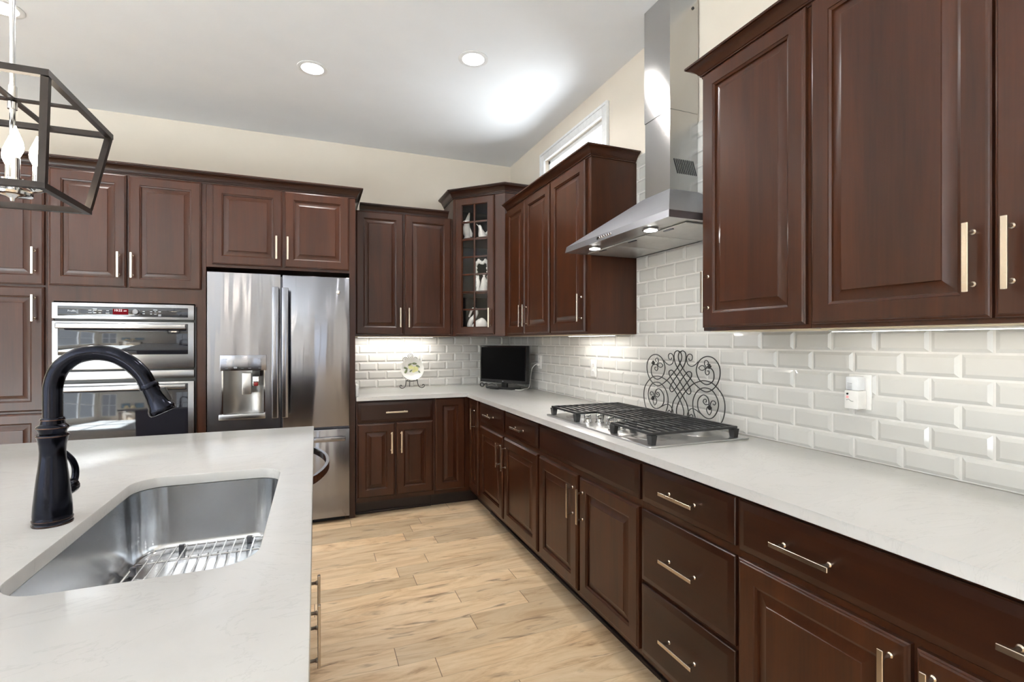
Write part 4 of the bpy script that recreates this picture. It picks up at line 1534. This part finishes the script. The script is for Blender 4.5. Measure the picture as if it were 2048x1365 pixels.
CP = 2.5
can_light('lit recessed ceiling light centred above the refrigerator', -.018, 3.352, 12)
can_light('lit recessed ceiling light in line with the hood chimney', .892, 2.880, 14)
can_light('lit recessed ceiling light partly cut off behind the pendant rod', -1.500, 3.330, 10)
for x, y in ((.892, 1.05), (.892, -.6), (-.75, -.8), (-2.4, 2.2), (-2.4, .3), (-2.4, -1.6), (-.75, -2.6)):  # further lamps out of view, added for the light they give
    can_light('unseen recessed ceiling light added to help light the room', x, y, 3 if (x, y) == (.892, 1.05) else CP, 'added recessed lights out of view')

# ------------------------------------------------------------------ lantern pendant
PX, PY = -.735, 1.680
lan = thing('pendant_lantern', 'open bronze lantern pendant with candle bulbs hanging over the island', 'pendant light', (PX, PY, 1.70))
stx, sty, sbx, sby = .145, .192, .113, .130
zt_, zb_ = 1.962 - 1.70, 1.712 - 1.70
bwid = .0155
cg_ = MB()
T4 = [(-stx, -sty), (stx, -sty), (stx, sty), (-stx, sty)]
B4 = [(-sbx, -sby), (sbx, -sby), (sbx, sby), (-sbx, sby)]
for i in range(4):
    j = (i + 1) % 4
    for S4, z in ((T4, zt_), (B4, zb_)):
        a, b = Vector((*S4[i], z)), Vector((*S4[j], z))
        d = (b - a).normalized() * (bwid / 2) * (1 if i % 2 == 0 else -1)
        cg_.bar(a - d, b + d, bwid)
    cg_.bar(Vector((*T4[i], zt_)).lerp(Vector((*B4[i], zb_)), .03), Vector((*T4[i], zt_)).lerp(Vector((*B4[i], zb_)), .97), bwid * .98)
cg_.bar((-stx, 0, zt_), (stx, 0, zt_), bwid, .005)
cg_.bar((0, -sty, zt_), (0, sty, zt_), bwid, .005)
cg_.build('cage', M_LANT, lan, smooth=False)
rod = MB()
rod.cyl((0, 0, .02), (0, 0, ZC - 1.70 - .02), .0062, 14)
rod.lathe([(.010, 0), (.010, .018), (.007, .022)], 16, (0, 0, zt_ - .026))
rod.lathe([(.009, 0), (.009, .03), (.007, .032)], 16, (0, 0, zt_ + .004))
rod.lathe([(.062, 0), (.060, -.006), (.030, -.020), (.010, -.024)], 28, (0, 0, ZC - 1.70 - .0005))
rod.build('rod', M_CHROME, lan)
hub = MB().lathe([(.004, -.012), (.006, -.004), (.012, 0), (.040, .004), (.042, .010), (.016, .016), (.014, .030), (.036, .034), (.037, .041), (.012, .046)], 28, (0, 0, .008))
hub.build('hub', M_CHROME, lan)
for k in range(4):
    a = radians(-60 + 90 * k)
    ex_, ey_ = .047 * cos(a), .047 * sin(a)
    arm = MB().tube([(.012 * cos(a), .012 * sin(a), .030), (ex_ * .7, ey_ * .7, .024), (ex_, ey_, .034)], .005, 8)
    arm.lathe([(.008, .030), (.021, .036), (.022, .044), (.010, .046)], 20, (ex_, ey_, 0))
    arm.build('arm', M_CHROME, lan)
    MB().lathe([(.0095, .0455), (.0095, .098)], 16, (ex_, ey_, 0)).build('candle_sleeve', M_CHROME, lan)
    bl = MB().lathe([(.007, .0985), (.009, .102), (.0155, .118), (.0165, .128), (.0145, .142), (.009, .158), (.0045, .170), (.0015, .180)], 18, (ex_, ey_, 0)).build('bulb', M_BULB, lan)
    pl_ = bpy.data.lights.new('bulb_lamp', 'POINT')
    pl_.energy = 7
    pl_.color = (1, .86, .66)
    pl_.shadow_soft_size = .017
    po = bpy.data.objects.new('bulb_lamp', pl_)
    C.objects.link(po)
    po.location = (ex_, ey_, .128)
    po.parent = lan

# ------------------------------------------------------------------ living-area furniture behind the camera (mirrored in the oven glass) and an added light-bouncing floor covering
cn = thing('console_table', 'dark console table at the far wall, mirrored in the oven glass', 'table', (-3.15, -4.20, 0))
MB().rbox(-.75, .75, -.2, .2, .74, .78, .004).build('tabletop', W_H, cn)
for x in (-.70, .70):
    for y in (-.16, .16):
        MB().rbox(x - .025, x + .025, y - .025, y + .025, 0, .7395, .004).build('leg', W_V, cn)
M_SHADE = plain('cream_lampshade', lin(225, 205, 165), .9, emit=(1, .78, .48, 1), estr=.9)
for x, w_ in ((-3.42, 'pale blue'), (-2.98, 'white')):
    tl = thing('table_lamp', '%s table lamp with a lit cream shade, mirrored in the oven glass' % w_, 'lamp', (x, -4.20, .7805))
    MB().lathe([(.07, 0), (.07, .015), (.03, .03), (.06, .10), (.085, .20), (.05, .30), (.015, .34), (.012, .44)], 20).build('base', plain(w_ + ' glaze', lin(180, 200, 210) if x < -3.2 else lin(225, 225, 220), .2), tl)
    MB().lathe([(.19, .38), (.10, .64)], 28, cap0=False, cap1=False).build('lamp_shade', M_SHADE, tl)
for x in (-3.55, -2.62):
    pf = thing('picture_frame', 'pale blue framed picture hung %s the lamps, mirrored in the oven glass' % ('behind' if x < -3 else 'beside'), 'picture', (x, Y0 + .001, 1.42))
    MB().rbox(-.30, .30, 0, .025, -.24, .24, .004).build('frame', M_DSTEEL, pf)
    MB().box(-.27, .27, .0255, .028, -.21, .21).build('print', plain('blue_print', lin(120, 158, 178), .6, noise=.25, nscale=6), pf)
bounce_rug = MB().rbox(-5.3, -1.75, -4.0, .4, .0005, .012, .004).build('bounce_rug', plain('pale_wool', lin(226, 225, 222), .95, noise=.06, nscale=60))  # added out of view so the sun bounces up to the ceiling
tag(bounce_rug, 'large pale floor covering added out of view to bounce sunlight onto the ceiling', 'bounce_rug')
